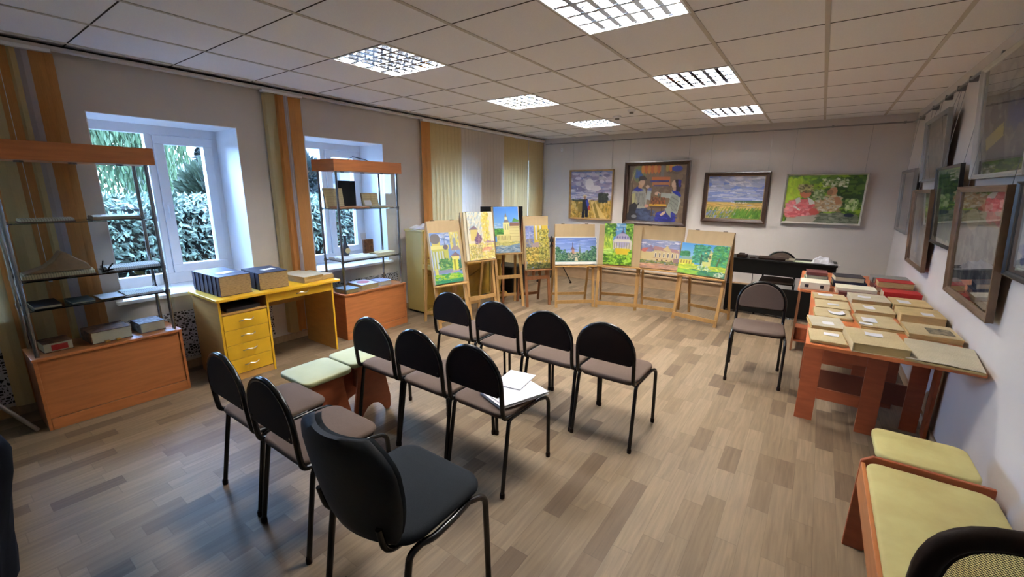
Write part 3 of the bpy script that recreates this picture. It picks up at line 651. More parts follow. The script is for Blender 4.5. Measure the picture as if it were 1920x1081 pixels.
b = MB(); b.box(-1.05, -.62, 3.22, 3.60, .01, .44); o = b.build('storage_box', m_blk, bevel=.03); tag(o, 'black box on the floor right of the gold piano', 'box')

# ================================================================ BLACK DESK
t = thing('black_desk', 'long black desk near the picture wall with one chair behind it', 'desk', (0, 0, 0))
MB().box(2.19, 3.375, 4.29, 4.72, .722, .742).build('desktop', m_blk, t, bevel=.002)
MB().box(2.20, 3.365, 4.30, 4.318, .55, .722).build('apron', m_blk, t)
MB().box(2.20, 3.365, 4.30, 4.318, .03, .39).build('modesty_panel', m_blk, t)
for x in (2.20, 3.345): MB().box(x, x + .02, 4.318, 4.70, 0, .722).build('side_panel', m_blk, t)
b = MB(); b.tube([(2.50, 4.325, .56), (2.50, 4.34, .42), (2.52, 4.36, .04), (2.7, 4.34, .012), (3.0, 4.30, .012)], .004, 6); tag(b.build('power_cable', m_black), 'thin black cable hanging from the black desk to the floor', 'cable')
tag(MB().box(2.28, 2.40, 4.34, 4.45, .742, .785).box(2.30, 2.37, 4.36, 4.43, .785, .80).build('black_camera', m_blackp, bevel=.008), 'small black device at the left end of the black desk', 'device')
tag(MB().box(2.44, 2.50, 4.36, 4.40, .742, .757).build('black_clip', m_blackp, bevel=.006), 'tiny black object beside the small device on the black desk', 'device')
o = MB().slab(-.17, .17, -.11, .11, 0, .022, .02, .004).build('document_folder', m_blackp); o.location = (2.70, 4.46, .743); o.rotation_euler = (0, 0, .05); tag(o, 'flat dark folder lying in the middle of the black desk', 'folder')
o = MB().slab(-.055, .055, -.09, .09, 0, .02, .02, .004).build('cloth_pouch', mat('grey_cloth', S(150, 146, 128), .9, .1, var=.2)); o.location = (2.885, 4.44, .744); tag(o, 'grey cloth pouch beside the dark folder on the black desk', 'pouch')
o = MB().box(-.1, .1, -.07, .07, 0, .004).build('paper_sheet', mat('pale_green_paper', S(190, 204, 176), .8, .2)); o.location = (3.02, 4.42, .743); tag(o, 'pale green sheet lying on the black desk', 'paper')
crumple('plastic_bag', 'crumpled white plastic bag at the right end of the black desk', 'bag', 3.22, 4.44, .743, .11, .09, .09, 8, m_white)
o = MB().box(-.05, .05, -.03, .03, 0, .002).build('paper_sheet', m_white); o.location = (3.35, 4.40, .743); tag(o, 'white slip of paper at the right corner of the black desk', 'paper')

# ================================================================ BOOK TABLE (drop-leaf) AND THE FAR TABLE
t = thing('folding_table', 'cherry coloured folding table covered with old books by the right wall', 'table', (0, 0, 0))
MB().box(3.145, 3.70, .87, 2.53, .713, .735).box(3.70, 3.885, .87, 2.53, .713, .7345).build('tabletop', m_redtop, t, bevel=.003)
def hframe(y):
    for x0, x1 in ((3.155, 3.262), (3.50, 3.605)): MB().box(x0, x1, y, y + .018, 0, .713).build('leg', m_red, t, bevel=.002)
    for q in ((.47, .713), (.175, .255)): MB().box(3.262, 3.50, y, y + .018, q[0], q[1]).build('frame_rail', m_red, t, bevel=.002)
hframe(1.46); hframe(2.26)
MB().box(3.17, 3.88, 1.895, 1.913, .085, .245).build('long_stretcher', mat('dark_laminate', S(112, 62, 42), .5, .3, var=.2, vscale=3), t, bevel=.002)
MB().box(3.155, 3.172, 1.478, 2.26, .55, .713).build('apron', m_red, t)
for x, y in ((3.80, 1.68), (3.70, 2.02)): MB().box(x - .045, x + .045, y, y + .018, 0, .713).build('leg', m_red, t, bevel=.002)
MB().box(3.865, 3.883, 1.60, 1.70, 0, .713).build('leg', m_red, t); MB().box(3.865, 3.883, 1.70, 2.3, .56, .70).build('gate_leaf', m_red, t, bevel=.002)
t = thing('side_table', 'smaller table with a low shelf behind the book table', 'table', (0, 0, 0))
pl = [(3.04, 2.62), (3.06, 2.575), (3.11, 2.56), (3.885, 2.56), (3.885, 3.75), (3.04, 3.75)]
MB().prism(pl, 'z', .713, .735).build('tabletop', m_redtop, t, bevel=.002)
for y in (3.03, 3.70):
    for x in (3.045, 3.85): MB().box(x, x + .017, y, y + .05, 0, .713).build('leg', m_pined, t)
MB().box(3.05, 3.86, 3.05, 3.72, .10, .118).box(3.05, 3.86, 3.08, 3.10, .118, .24).build('low_shelf', m_red, t)
b = MB(); b.box(3.30, 3.37, 2.95, 3.0, .0, .36); tag(b.build('wooden_block', m_pine, bevel=.002), 'pale wooden block standing under the book table', 'wood')
# ================================================================ BOOKS AND PAPERS
PG = mat('aged_pages', S(194, 168, 116), .9, .1, var=.3, vscale=30, stretch=(1, 1, 30))
PGL = mat('light_pages', S(204, 194, 164), .9, .1, var=.2, vscale=30, stretch=(1, 1, 30))
def cover(nm, rgb, **k):
    k.setdefault('var', .2); k.setdefault('vscale', 14); return mat(nm, S(*rgb), k.pop('rough', .6), .3, **k)
def printed(nm, rgb, ink, scale=1.0):      # page face with faint lines of print
    m = mat(nm, S(*rgb), .85, .15, var=.12, vscale=9)
    n = m.node_tree; b = n.nodes['Principled BSDF']; src = b.inputs['Base Color'].links[0].from_socket
    tc = n.nodes.new('ShaderNodeTexCoord'); wv = n.nodes.new('ShaderNodeTexWave'); wv.bands_direction = 'Y'; wv.inputs['Scale'].default_value = 26 * scale; wv.inputs['Distortion'].default_value = 1.5; wv.inputs['Detail'].default_value = 3; wv.inputs['Detail Scale'].default_value = 12
    n.links.new(tc.outputs['Object'], wv.inputs['Vector']); r = n.nodes.new('ShaderNodeValToRGB'); r.color_ramp.elements[0].position = .72; r.color_ramp.elements[1].position = .85
    r.color_ramp.elements[0].color = (0, 0, 0, 1); r.color_ramp.elements[1].color = (.6, .6, .6, 1); n.links.new(wv.outputs['Fac'], r.inputs['Fac'])
    mx = n.nodes.new('ShaderNodeMix'); mx.data_type = 'RGBA'; n.links.new(r.outputs['Color'], mx.inputs[0]); n.links.new(src, mx.inputs[6]); mx.inputs[7].default_value = S(*ink); n.links.new(mx.outputs[2], b.inputs['Base Color'])
    return m
m_print = printed('printed_cream_page', (206, 188, 146), (110, 96, 78)); m_printg = printed('printed_grey_page', (204, 194, 168), (110, 104, 92)); m_printw = printed('printed_white_page', (226, 224, 216), (120, 120, 124))
def book(label, x, y, z, W, Lh, T, rz, cov, pages=None, spine='-x', group=None, title=None, bands=0, name='old_book', cat='book', over=.004):
    pages = pages or PG; t = thing(name, label, cat, (x, y, z), rz, group); c = min(.004, T * .16); w, l = W / 2, Lh / 2
    b = MB()
    if spine in '-x+x':
        s = -1 if spine == '-x' else 1
        b.box(-w, w, -l, l, 0, c); b.box(-w, w, -l, l, T - c, T); e0, e1 = (-w - .003, -w + c) if s < 0 else (w - c, w + .003); b.box(e0, e1, -l, l, 0, T)
        for k in range(bands): yy = -l + Lh * (k + .7) / (bands + .4); b.box(e0 - .005 * (s < 0), e1 + .005 * (s > 0), yy - .007, yy + .007, .003, T - .002)
        p = MB().box(-w + (c if s < 0 else over), w - (c if s > 0 else over), -l + over, l - over, c, T - c)
    else:
        s = -1 if spine == '-y' else 1
        b.box(-w, w, -l, l, 0, c); b.box(-w, w, -l, l, T - c, T); e0, e1 = (-l - .003, -l + c) if s < 0 else (l - c, l + .003); b.box(-w, w, e0, e1, 0, T)
        for k in range(bands): xx = -w + W * (k + .7) / (bands + .4); b.box(xx - .007, xx + .007, e0 - .005 * (s < 0), e1 + .005 * (s > 0), .003, T - .002)
        p = MB().box(-w + over, w - over, -l + (c if s < 0 else over), l - (c if s > 0 else over), c, T - c)
    b.build('cover', cov, t, bevel=min(.004, T * .12)); p.build('page_block', pages, t)
    if title: MB().box(-w * title[0], w * title[0], -l * title[1] + title[3], l * title[1] + title[3], T, T + .0012).build('title_label', title[2], t)
    return t
def leaflet(label, x, y, z, W, Lh, T, rz, face, name='old_booklet', group=None, seed=1, fold=False):
    # unbound stack of yellowed sheets: worn, slightly uneven edges
    t = thing(name, label, 'booklet', (x, y, z), rz, group); r = random.Random(seed); n = max(2, int(T / .006)); b = MB(); w, l = W / 2, Lh / 2
    for k in range(n):
        a = [r.uniform(-.004, .004) for _ in range(4)]; b.box(-w + a[0], w + a[1], -l + a[2], l + a[3], T * k / n, T * (k + 1) / n * .999)
    b.build('page_block', PG, t)
    nx, ny = 6, 6; vs = []
    for i in range(nx + 1):
        for j in range(ny + 1): vs.append((-w + W * i / nx, -l + Lh * j / ny, T + .001 + .0015 * r.random() + (.006 * (1 - abs(2 * i / nx - 1)) if fold else 0)))
    MB().add(vs, [(i * (ny + 1) + j, (i + 1) * (ny + 1) + j, (i + 1) * (ny + 1) + j + 1, i * (ny + 1) + j + 1) for i in range(nx) for j in range(ny)]).build('top_page', face, t)
    return t
def card(label, x, y, z, W=.07, Lh=.04, rz=0, curl=.0):
    vs = []; n = 6
    for i in range(n + 1):
        for j in (0, 1): u = -1 + 2 * i / n; vs.append((u * W / 2, (-.5 + j) * Lh, .0015 + curl * u * u))
    vs += [(a, c, d + .0008) for a, c, d in vs]; m = 2 * (n + 1)
    fs = [(2 * i, 2 * i + 2, 2 * i + 3, 2 * i + 1)[::-1] for i in range(n)] + [(m + 2 * i, m + 2 * i + 2, m + 2 * i + 3, m + 2 * i + 1) for i in range(n)]
    o = MB().add(vs, fs).build('caption_card', m_white); o.location = (x, y, z); o.rotation_euler = (0, 0, rz); return tag(o, label, 'card', 'white caption cards on the exhibits')
def openbook(label, x, y, z, W, Lh, T, rz=0, rx=0, ry=0, cov=None, face=None, hump=1.0, name='open_book', group=None):
    t = thing(name, label, 'book', (x, y, z), rz, group); t.rotation_euler = (rx, ry, rz); w, l = W / 2, Lh / 2; n = 8; pr = []
    for i in range(-n, n + 1):
        u = i / n; a = abs(u); h = T * (1 - .35 * a * a) * (min(1, (a / .22)) ** .6 * .55 + .45) * hump; pr.append((u * w, .004 + max(h, .003)))
    P = pr + [(w, .004), (-w, .004)]
    MB().prism(P, 'y', -l, l).build('pages', [face or m_print], t, smooth=True, angle=30)
    MB().box(-w - .006, w + .006, -l - .006, l + .006, 0, .0035).build('cover', cov or cover('brown_cover', (110, 74, 48)), t)
    return t
ZT = .736
c_br = cover('brown_leather', (104, 66, 44)); c_dk = cover('dark_cover', (46, 42, 48)); c_kr = cover('kraft_cover', (204, 178, 124)); c_bl = cover('blue_black_cloth', (38, 40, 62), var=.35); c_bl2 = cover('worn_purple_leather', (62, 52, 72), var=.4, vscale=9)
c_rd = cover('red_cloth', (168, 40, 36)); c_gr = cover('grey_cover', (132, 130, 126)); c_gn = cover('green_cover', (92, 112, 84)); c_mar = cover('maroon_cover', (98, 52, 50)); c_wh = cover('white_box_card', (222, 216, 192), var=.06)
G1 = 'old printed books and booklets on the book table'
leaflet('thin pinkish booklet at the far left corner of the book table', 3.27, 2.29, ZT, .22, .22, .018, .1, m_print, group=G1, seed=1)
leaflet('cream booklet second from the far end of the left column of books', 3.282, 1.995, ZT, .215, .28, .016, .03, m_print, group=G1, seed=2)
leaflet('cream booklet with a curled card, middle of the left column of books', 3.28, 1.69, ZT, .212, .27, .016, .05, m_print, group=G1, seed=3)
leaflet('greyish booklet fourth in the left column of books', 3.242, 1.345, ZT, .18, .27, .028, .12, m_printg, group=G1, seed=4)
leaflet('small printed booklet at the nearest left corner of the book table', 3.242, 1.035, ZT, .17, .26, .018, .07, m_print, group=G1, seed=5)
book('wavy old volume at the far end of the middle column of books', 3.521, 2.31, ZT, .24, .29, .045, .06, m_printg, PG, '-x', G1)
book('cream volume second from the far end of the middle column', 3.525, 1.975, ZT, .225, .25, .03, .06, m_print, PG, '-x', G1)
leaflet('two loose printed sheets third in the middle column of books', 3.523, 1.60, ZT, .212, .34, .018, .09, m_print, group=G1, seed=8)
book('thick cream paperback nearest the table edge in the middle column', 3.466, 1.045, ZT, .245, .34, .052, .09, m_print, PG, '-x', G1)
book('cream volume at the far end of the right column beside the wall', 3.765, 2.30, ZT, .22, .29, .045, .03, c_kr, PG, '-x', G1)
book('thick brown-edged volume second in the right column beside the wall', 3.765, 1.88, ZT, .225, .27, .062, .02, c_kr, PG, '-x', G1)
t = leaflet('cream booklet with a dark engraving, third in the right column', 3.765, 1.50, ZT, .235, .29, .032, .03, m_print, group=G1, seed=12)
MB().box(-.02, .095, -.09, .05, .0345, .0365).build('engraving', mat('engraving', S(150, 138, 112), .8, .2, col2=S(70, 66, 58), vscale=30), t)['label'] = 'dark printed engraving'
leaflet('large open newspaper overhanging the near right corner of the book table', 3.745, 1.06, ZT, .29, .43, .012, -.10, m_printg, name='old_newspaper', group=G1, seed=13, fold=True)
for lb_, x, y, z, w_, l_, rz, cu in (
 ('white card on the thin pinkish booklet', 3.24, 2.31, .757, .10, .08, .1, .004), ('white card on the second booklet of the left column', 3.29, 1.97, .7555, .07, .05, .05, .0), ('curled white card on the middle booklet of the left column', 3.30, 1.67, .7555, .09, .08, .15, .012),
 ('white card on the greyish booklet', 3.25, 1.30, .767, .06, .07, .1, 0), ('white card on the small printed booklet nearest the corner', 3.265, 1.065, .7575, .075, .06, -.02, 0), ('white card on the wavy old volume', 3.49, 2.28, .782, .08, .07, -.1, .004),
 ('white card on the second volume of the middle column', 3.50, 1.96, .767, .06, .1, .1, .003), ('upper white card on the two loose printed sheets', 3.48, 1.60, .757, .075, .12, .05, 0), ('lower white card on the two loose printed sheets', 3.455, 1.48, .757, .07, .05, .0, 0),
 ('white card on the thick cream paperback', 3.46, 1.09, .789, .08, .07, .0, .002), ('white card on the far volume of the right column', 3.725, 2.27, .782, .07, .11, .05, .002), ('white card on the thick volume beside the wall', 3.79, 1.81, .799, .06, .08, 0, .002)):
    card(lb_, x, y, z, w_, l_, rz, cu)
G2 = 'books on the far side table'
b1 = book('long white boxed book at the near left of the side table', 3.16, 2.72, ZT, .22, .22, .065, .03, c_wh, PGL, '-y', G2, title=None)
MB().box(-.075, -.045, -.1145, -.1132, .018, .045).build('printed_mark', c_dk, b1); MB().box(.04, .065, -.1145, -.1132, .018, .048).build('printed_mark', c_dk, b1)
book('green book lowest in the small stack at the far left of the side table', 3.165, 3.02, ZT, .19, .22, .05, .05, c_gn, PGL, '-y', G2)
book('white book in the middle of the small far left stack', 3.165, 3.03, ZT + .0505, .17, .19, .03, .08, c_gr, PGL, '+x', G2)
book('dark red book on top of the small far left stack', 3.165, 3.03, ZT + .081, .17, .19, .03, .04, c_mar, PGL, '-y', G2)
book('white covered book in the centre front of the side table', 3.455, 2.70, ZT, .28, .20, .05, .03, c_wh, PGL, '-y', G2)
book('dark blue book lowest in the centre stack of the side table', 3.42, 3.03, ZT, .25, .24, .05, .05, c_bl, PGL, '-y', G2)
book('grey-edged dark book on top of the centre stack', 3.41, 3.03, ZT + .0505, .22, .22, .045, .1, c_dk, PGL, '+x', G2)
book('brown book lying in front of the white one at the table joint', 3.46, 2.475, ZT, .26, .07, .04, .03, c_mar, PG, '-y', G2)
book('dark book lowest in the right stack of the side table', 3.73, 3.05, ZT, .26, .34, .05, .03, c_mar, PGL, '-x', G2)
book('grey book topmost at the back of the right stack', 3.72, 3.14, ZT + .0505, .26, .20, .05, .04, c_gr, PGL, '-x', G2)
book('bright red book lying open-edged on the right stack', 3.73, 2.90, ZT + .0505, .24, .17, .055, .03, c_rd, PG, '+y', G2)
book('red book with gilt title at the near right of the side table', 3.75, 2.65, ZT, .24, .17, .06, .05, c_rd, PGL, '-y', G2)

# ---- desk: two huge folios and a pile of loose old sheets
book('huge purple leather folio with ribbed spine on the yellow desk', -1.01, -.555, .721, .50, .245, .165, .03, c_bl2, cover('rough_fore_edge', (176, 148, 104), var=.5, vscale=40, stretch=(1, 1, 8)), '-y', 'huge folios on the yellow desk', bands=6)
book('huge dark blue folio in the middle of the yellow desk', -.93, -.235, .721, .36, .25, .15, -.05, c_bl, cover('rough_fore_edge', (176, 148, 104)), '-y', 'huge folios on the yellow desk', bands=3)
card('white card on the huge purple folio', -.93, -.56, .8875, .10, .12, .2); card('white card on the huge dark blue folio', -.90, -.22, .8725, .06, .12, .3)
leaflet('pile of ragged old sheets on the right end of the yellow desk', -.93, .10, .721, .38, .20, .058, .1, m_printg, name='loose_sheets', seed=31); leaflet('smaller ragged pile of sheets at the far right corner of the desk', -.93, .25, .721, .34, .13, .045, .15, m_printg, name='loose_sheets', seed=32)
tag(MB().box(-.95, -.72, -.66, -.40, .595, .625).build('dark_folder', c_dk, bevel=.003), 'dark folder inside the open compartment of the yellow desk', 'folder')

# ---- large display case
GC = 'books in the large display case'
gilt = mat('embossed_cover', S(120, 78, 50), .8, .15, col2=S(56, 34, 24), vscale=38, bump=.5, bscale=60); gilt2 = mat('embossed_silver_cover', S(140, 142, 152), .7, .2, col2=S(70, 54, 48), vscale=30, bump=.5, bscale=50)
t = book('small leather book with a red patch in the large display case', -1.035, -1.60, .503, .16, .145, .065, .06, gilt, PGL, '-x', GC); MB().box(.079, .0815, -.035, .045, .012, .05).build('red_label', c_rd, t)
book('largest embossed leather book on the base of the large case', -1.045, -1.33, .503, .22, .225, .085, .05, gilt, PGL, '-y', GC, title=None)
book('silver patterned book at the right end of the large case base', -1.06, -1.085, .503, .19, .155, .075, .05, gilt2, PGL, '-y', GC)
card('small white card at the right of the large case base', -.895, -1.0, .503, .05, .05); card('small white card beside the largest embossed book', -.90, -1.19, .503, .03, .04)
b = MB()
for y in (-1.36, -1.30): b.box(-.93, -.90, y - .015, y + .015, .505, .52)
tag(b.build('metal_clasps', m_brass, bevel=.004), 'brass clasps lying before the largest embossed book', 'clasp')
book('dark slim book at the left of the lower glass shelf', -1.03, -1.605, .811, .24, .13, .02, .02, c_dk, PGL, '-x', GC); book('dark teal slim book in the middle of the lower glass shelf', -1.02, -1.435, .811, .20, .12, .012, .03, cover('teal_cover', (62, 80, 80)), PGL, '-x', GC)
leaflet('pale sheet lying at the middle right of the lower glass shelf', -1.03, -1.28, .811, .2, .13, .004, .03, m_white, name='paper_sheet', group=GC, seed=41)
openbook('open booklet with a portrait page on the lower glass shelf', -1.03, -1.10, .811, .24, .22, .012, 0, cov=m_white, face=m_printw, name='open_booklet', group=GC)
# middle shelf: large volume with one page block standing up
t = openbook('large open volume with a raised page block on the middle shelf', -1.03, -1.515, 1.001, .20, .34, .035, PI / 2 * 0, cov=c_br, face=m_print, hump=1.0, group=GC)
b = MB(); b.prism([(-.16, .036), (.0, .036), (.16, .036), (.145, .075), (.09, .12), (.055, .155), (.03, .165), (-.01, .11), (-.06, .07)], 'x', -.05, .09); b.build('raised_pages', cover('brown_aged_paper', (150, 118, 82), var=.3), t, bevel=.006)
openbook('open book at the right of the middle shelf', -1.03, -1.13, 1.001, .20, .30, .03, 0, cov=c_dk, face=m_printw, group=GC)
b = MB(); b.tube([(-.93, -1.30, 1.005), (-.93, -1.305, 1.04), (-.93, -1.295, 1.085)], .004, 6); b.tube([(-.93, -1.28, 1.005), (-.93, -1.27, 1.03), (-.93, -1.245, 1.06)], .005, 6); b.tube([(-.93, -1.31, 1.01), (-.92, -1.25, 1.02)], .006, 6)
tag(b.build('black_ribbon', m_black), 'black ribbon tie between the two books on the middle shelf', 'ribbon')
openbook('thin open book at the left of the top glass shelf', -1.03, -1.51, 1.363, .18, .24, .02, 0, cov=c_br, face=m_printg, group=GC); openbook('open brown-edged book at the right of the top glass shelf', -1.03, -1.17, 1.363, .16, .25, .028, 0, cov=c_br, face=cover('aged_leaf', (150, 124, 92)), group=GC)

# ---- second display case
GS = 'books in the second display case'
book('dark book with a framed portrait at the left of the second case base', -.95, .60, .503, .20, .17, .045, .05, cover('teal_patterned', (96, 104, 100), var=.5, vscale=50), PG, '-x', GS)
t = book('book with a red and white cover in the middle of the second case', -1.0, .835, .503, .28, .22, .06, -.02, cover('lilac_cover', (196, 184, 196), var=.15, vscale=30), PG, '-x', GS); MB().lathe([(.07, .06), (.07, .062)], (0, 0, 0), 20).build('red_cover_patch', cover('cover_red', (176, 52, 60), var=.5, vscale=40), t)
book('smaller blue and white book at the right of the second case base', -1.0, 1.075, .503, .20, .16, .05, .03, cover('blue_white', (170, 168, 196), var=.5, vscale=40), PGL, '-x', GS)
card('yellowed slip at the front edge of the second case base', -.86, .87, .503, .03, .06)
openbook('wide open atlas on the lower shelf of the second case', -1.02, .755, .846, .26, .44, .025, 0, cov=c_gr, face=m_printw, group=GS)
book('closed cream book on the lower shelf of the second case', -1.0, 1.11, .846, .18, .27, .035, .04, cover('cream_gilt', (206, 184, 130), var=.3), PGL, '-x', GS)
t = thing('vase', 'small grey vase with a painted medallion in the second case', 'vase', (-1.08, .70, .872)); MB().lathe([(.028, 0), (.04, .02), (.042, .07), (.026, .12), (.014, .15), (.014, .2), (.022, .225)], seg=20).build('body', cover('grey_glaze', (74, 80, 88), rough=.3), t, smooth=True); MB().lathe([(.03, .0), (.03, .004)], seg=16).xf(Matrix.Translation((.04, 0, .06)) @ Matrix.Rotation(PI / 2, 4, 'Y')).build('medallion', c_kr, t)
tag(MB().box(-1.09, -1.05, .925, 1.045, .847, 1.03).build('icon_box', gilt, bevel=.004), 'small dark gilt box standing on the lower shelf of the second case', 'box')
tag(MB().box(-1.12, -1.117, .93, 1.0, 1.03, 1.10).build('paper_tag', m_white), 'small white paper standing behind the gilt box', 'paper')
openbook('open book standing upright at the left of the top shelf', -1.05, .585, 1.49, .19, .20, .03, 0, 0, math.radians(0), cov=c_br, face=m_print, group=GS).rotation_euler = (math.radians(78), 0, math.radians(80))
openbook('open book standing upright at the right of the top shelf', -1.05, 1.03, 1.465, .2, .15, .025, 0, 0, 0, cov=c_br, face=m_print, group=GS).rotation_euler = (math.radians(80), 0, math.radians(88))
tag(MB().box(-1.10, -1.09, .665, .885, 1.387, 1.675).build('black_plaque', m_blk, bevel=.002), 'black upright board between the two standing books', 'board')
openbook('flat open red-brown book along the front of the top shelf', -.96, .70, 1.386, .18, .38, .022, 0, cov=c_mar, face=cover('aged_leaf2', (170, 120, 84)), group=GS); openbook('flat open cream book at the right of the top shelf', -.96, 1.07, 1.386, .17, .30, .02, 0, cov=c_br, face=m_printg, group=GS)
o = card('white card leaning on the right standing book', -1.0, .97, 1.44, .06, .09); o.rotation_euler = (0, math.radians(65), 0)
b = MB(); b.tube([(-1.1, .80, 1.885), (-1.12, .9, 1.93), (-1.08, 1.0, 1.91), (-1.0, 1.05, 1.88)], .004, 6); tag(b.build('power_cable', m_black, smooth=True), 'thin cable looped on top of the second display case', 'cable')

# ---- papers on the middle row chair
r = random.Random(4)
t = thing('paper_stack', 'stack of white papers lying on a middle row chair seat', 'papers', (1.85, -.235, .470), -.35)
b = MB()
for k in range(9): a, c = r.uniform(-.01, .01), r.uniform(-.01, .01); b.box(-.105 + a, .105 + a, -.15 + c, .15 + c, .0025 * k, .0025 * k + .002)
b.build('sheets', m_white, t)
b = MB(); b.box(-.13, .04, -.02, .20, .024, .028); tag(b.build('paper_sheets', m_white), 'upper sheets of paper turned askew on the papers', 'papers'); o = bpy.context.scene.objects['paper_sheets']; o.location = (1.83, -.20, .470); o.rotation_euler = (0, 0, .15)

# ---- coat at the left edge, steel stand beside the case
t = thing('black_coat', 'black coat hanging down at the lower left edge of the photo', 'coat', (.55, -2.28, 0))
vs = []; fs = []; prof = [(0, .29, .235), (.1, .28, .24), (.23, .27, .245), (.37, .25, .245), (.48, .245, .25), (.58, .25, .25), (.66, .24, .22), (.70, .18, .16), (.72, .06, .05)]
n = 40
for z, rx_, ry_ in prof:
    for k in range(n): a = 2 * PI * k / n; q = 1 + .05 * math.sin(a * 9 + z * 5) + .03 * math.sin(a * 5 - z * 9); vs.append((rx_ * q * math.cos(a), ry_ * q * math.sin(a) + .11 * z, z))
for i in range(len(prof) - 1):
    for k in range(n): fs.append((i * n + k, i * n + (k + 1) % n, (i + 1) * n + (k + 1) % n, (i + 1) * n + k))
fs.append(tuple(range((len(prof) - 1) * n, len(prof) * n)))
MB().add(vs, fs).build('coat_body', mat('black_cloth', S(16, 18, 26), .9, .1, var=.4, vscale=6), t, smooth=True, angle=80)
t = thing('metal_tripod', 'steel tripod foot on the floor left of the large display case', 'tripod', (-.88, -2.35, 0))
for dx, dy in ((-.04, .57), (.42, -.3), (-.40, -.3)): MB().tube([(dx, dy, .012), (0, 0, 1.05)], .0125, 10).build('leg', m_steel, t, smooth=True)
MB().tube([(0, 0, 1.0), (0, 0, 1.5)], .016, 10).build('column', m_steel, t, smooth=True)
# ---- black stand and small table in the far corner
t = thing('tripod_stand', 'thin black tripod stand glimpsed behind the easels', 'stand', (-.75, 4.62, 0))
for dx, dy in ((.43, -.03), (-.10, .2), (-.1, -.28)): MB().tube([(0, 0, .68), (dx, dy, .02)], .008, 8).build('leg', m_black, t, smooth=True); MB().lathe([(.018, 0), (.02, .015), (.01, .035)], (dx, dy, 0), 12).build('rubber_foot', m_blackp, t)
MB().tube([(0, 0, .6), (0, 0, .78)], .012, 10).lathe([(.03, .74), (.04, .70), (.012, .80)], seg=14).build('column', m_black, t, smooth=True)
t = thing('small_wooden_table', 'small brown wooden table in the far corner behind the easels', 'table', (-1.07, 4.88, 0))
MB().box(-.17, .17, -.14, .14, .70, .73).build('tabletop', m_pined, t, bevel=.003)
for a, c in ((-.14, -.11), (.14, -.11), (.14, .11), (-.14, .11)): MB().box(a - .02, a + .02, c - .02, c + .02, 0, .70).build('leg', m_pined, t)
# ================================================================ PAINTINGS (dabs of colour laid on a fine canvas mesh)
class Paint:
    def __init__(s, W, H, bgc, seed=0):
        s.W, s.H = W, H; s.a = np.ones((H, W, 3)) * np.array(bgc, float); s.r = np.random.RandomState(seed)
        s.X, s.Y = np.meshgrid((np.arange(W) + .5) / W, (np.arange(H) + .5) / H)
    def m(s, mask, c, k=1.0): s.a[mask] = s.a[mask] * (1 - k) + np.array(c, float) * k; return s
    def rect(s, x0, y0, x1, y1, c, k=1.0): return s.m((s.X >= x0) & (s.X < x1) & (s.Y >= y0) & (s.Y < y1), c, k)
    def ell(s, cx, cy, rx, ry, c, k=1.0): return s.m(((s.X - cx) / rx) ** 2 + ((s.Y - cy) / ry) ** 2 < 1, c, k)
    def inside(s, P):
        ins = np.zeros(s.X.shape, bool); n = len(P)
        for i in range(n):
            (x1, y1), (x2, y2) = P[i], P[(i + 1) % n]
            if y1 == y2: continue
            ins ^= ((s.Y < y1) != (s.Y < y2)) & (s.X < (x2 - x1) * (s.Y - y1) / (y2 - y1) + x1)
        return ins
    def poly(s, P, c, k=1.0): return s.m(s.inside(P), c, k)
    def line(s, x1, y1, x2, y2, w, c, k=1.0):
        dx, dy = x2 - x1, y2 - y1; L = dx * dx + dy * dy + 1e-9; t = np.clip(((s.X - x1) * dx + (s.Y - y1) * dy) / L, 0, 1)
        asp = s.H / s.W; return s.m(np.hypot(s.X - x1 - t * dx, (s.Y - y1 - t * dy) * asp) < w, c, k)
    def grad(s, y0, y1, c0, c1, x0=0, x1=1):
        mk = (s.Y >= y0) & (s.Y < y1) & (s.X >= x0) & (s.X < x1); t = ((s.Y - y0) / (y1 - y0))[..., None]; g = np.array(c0) * (1 - t) + np.array(c1) * t; s.a[mk] = g[mk]; return s
    def dabs(s, n, box, cols, rx, ry, k=.8, mask=None, slant=0.0):
        x0, y0, x1, y1 = box
        for _ in range(n):
            cx, cy = s.r.uniform(x0, x1), s.r.uniform(y0, y1)
            if mask is not None:
                i, j = min(s.H - 1, int(cy * s.H)), min(s.W - 1, int(cx * s.W))
                if not mask[i, j]: continue
            c = np.array(cols[s.r.randint(len(cols))], float) * s.r.uniform(.9, 1.1); a, b = rx * s.r.uniform(.6, 1.4), ry * s.r.uniform(.6, 1.4)
            i0, i1 = max(0, int((cy - b - abs(slant) * a) * s.H)), min(s.H, int((cy + b + abs(slant) * a) * s.H) + 2); j0, j1 = max(0, int((cx - a - b * abs(slant)) * s.W)), min(s.W, int((cx + a + b * abs(slant)) * s.W) + 2)
            if i0 >= i1 or j0 >= j1: continue
            X, Y = s.X[i0:i1, j0:j1] - cx, s.Y[i0:i1, j0:j1] - cy; q = ((X + slant * Y) / a) ** 2 + ((Y) / b) ** 2 < 1
            w_ = s.a[i0:i1, j0:j1]; w_[q] = w_[q] * (1 - k) + c * k
        return s
    def wins(s, lst, w, h, c):
        for x, y in lst: s.rect(x - w / 2, y - h / 2, x + w / 2, y + h / 2, c)
        return s
m_paint = {}
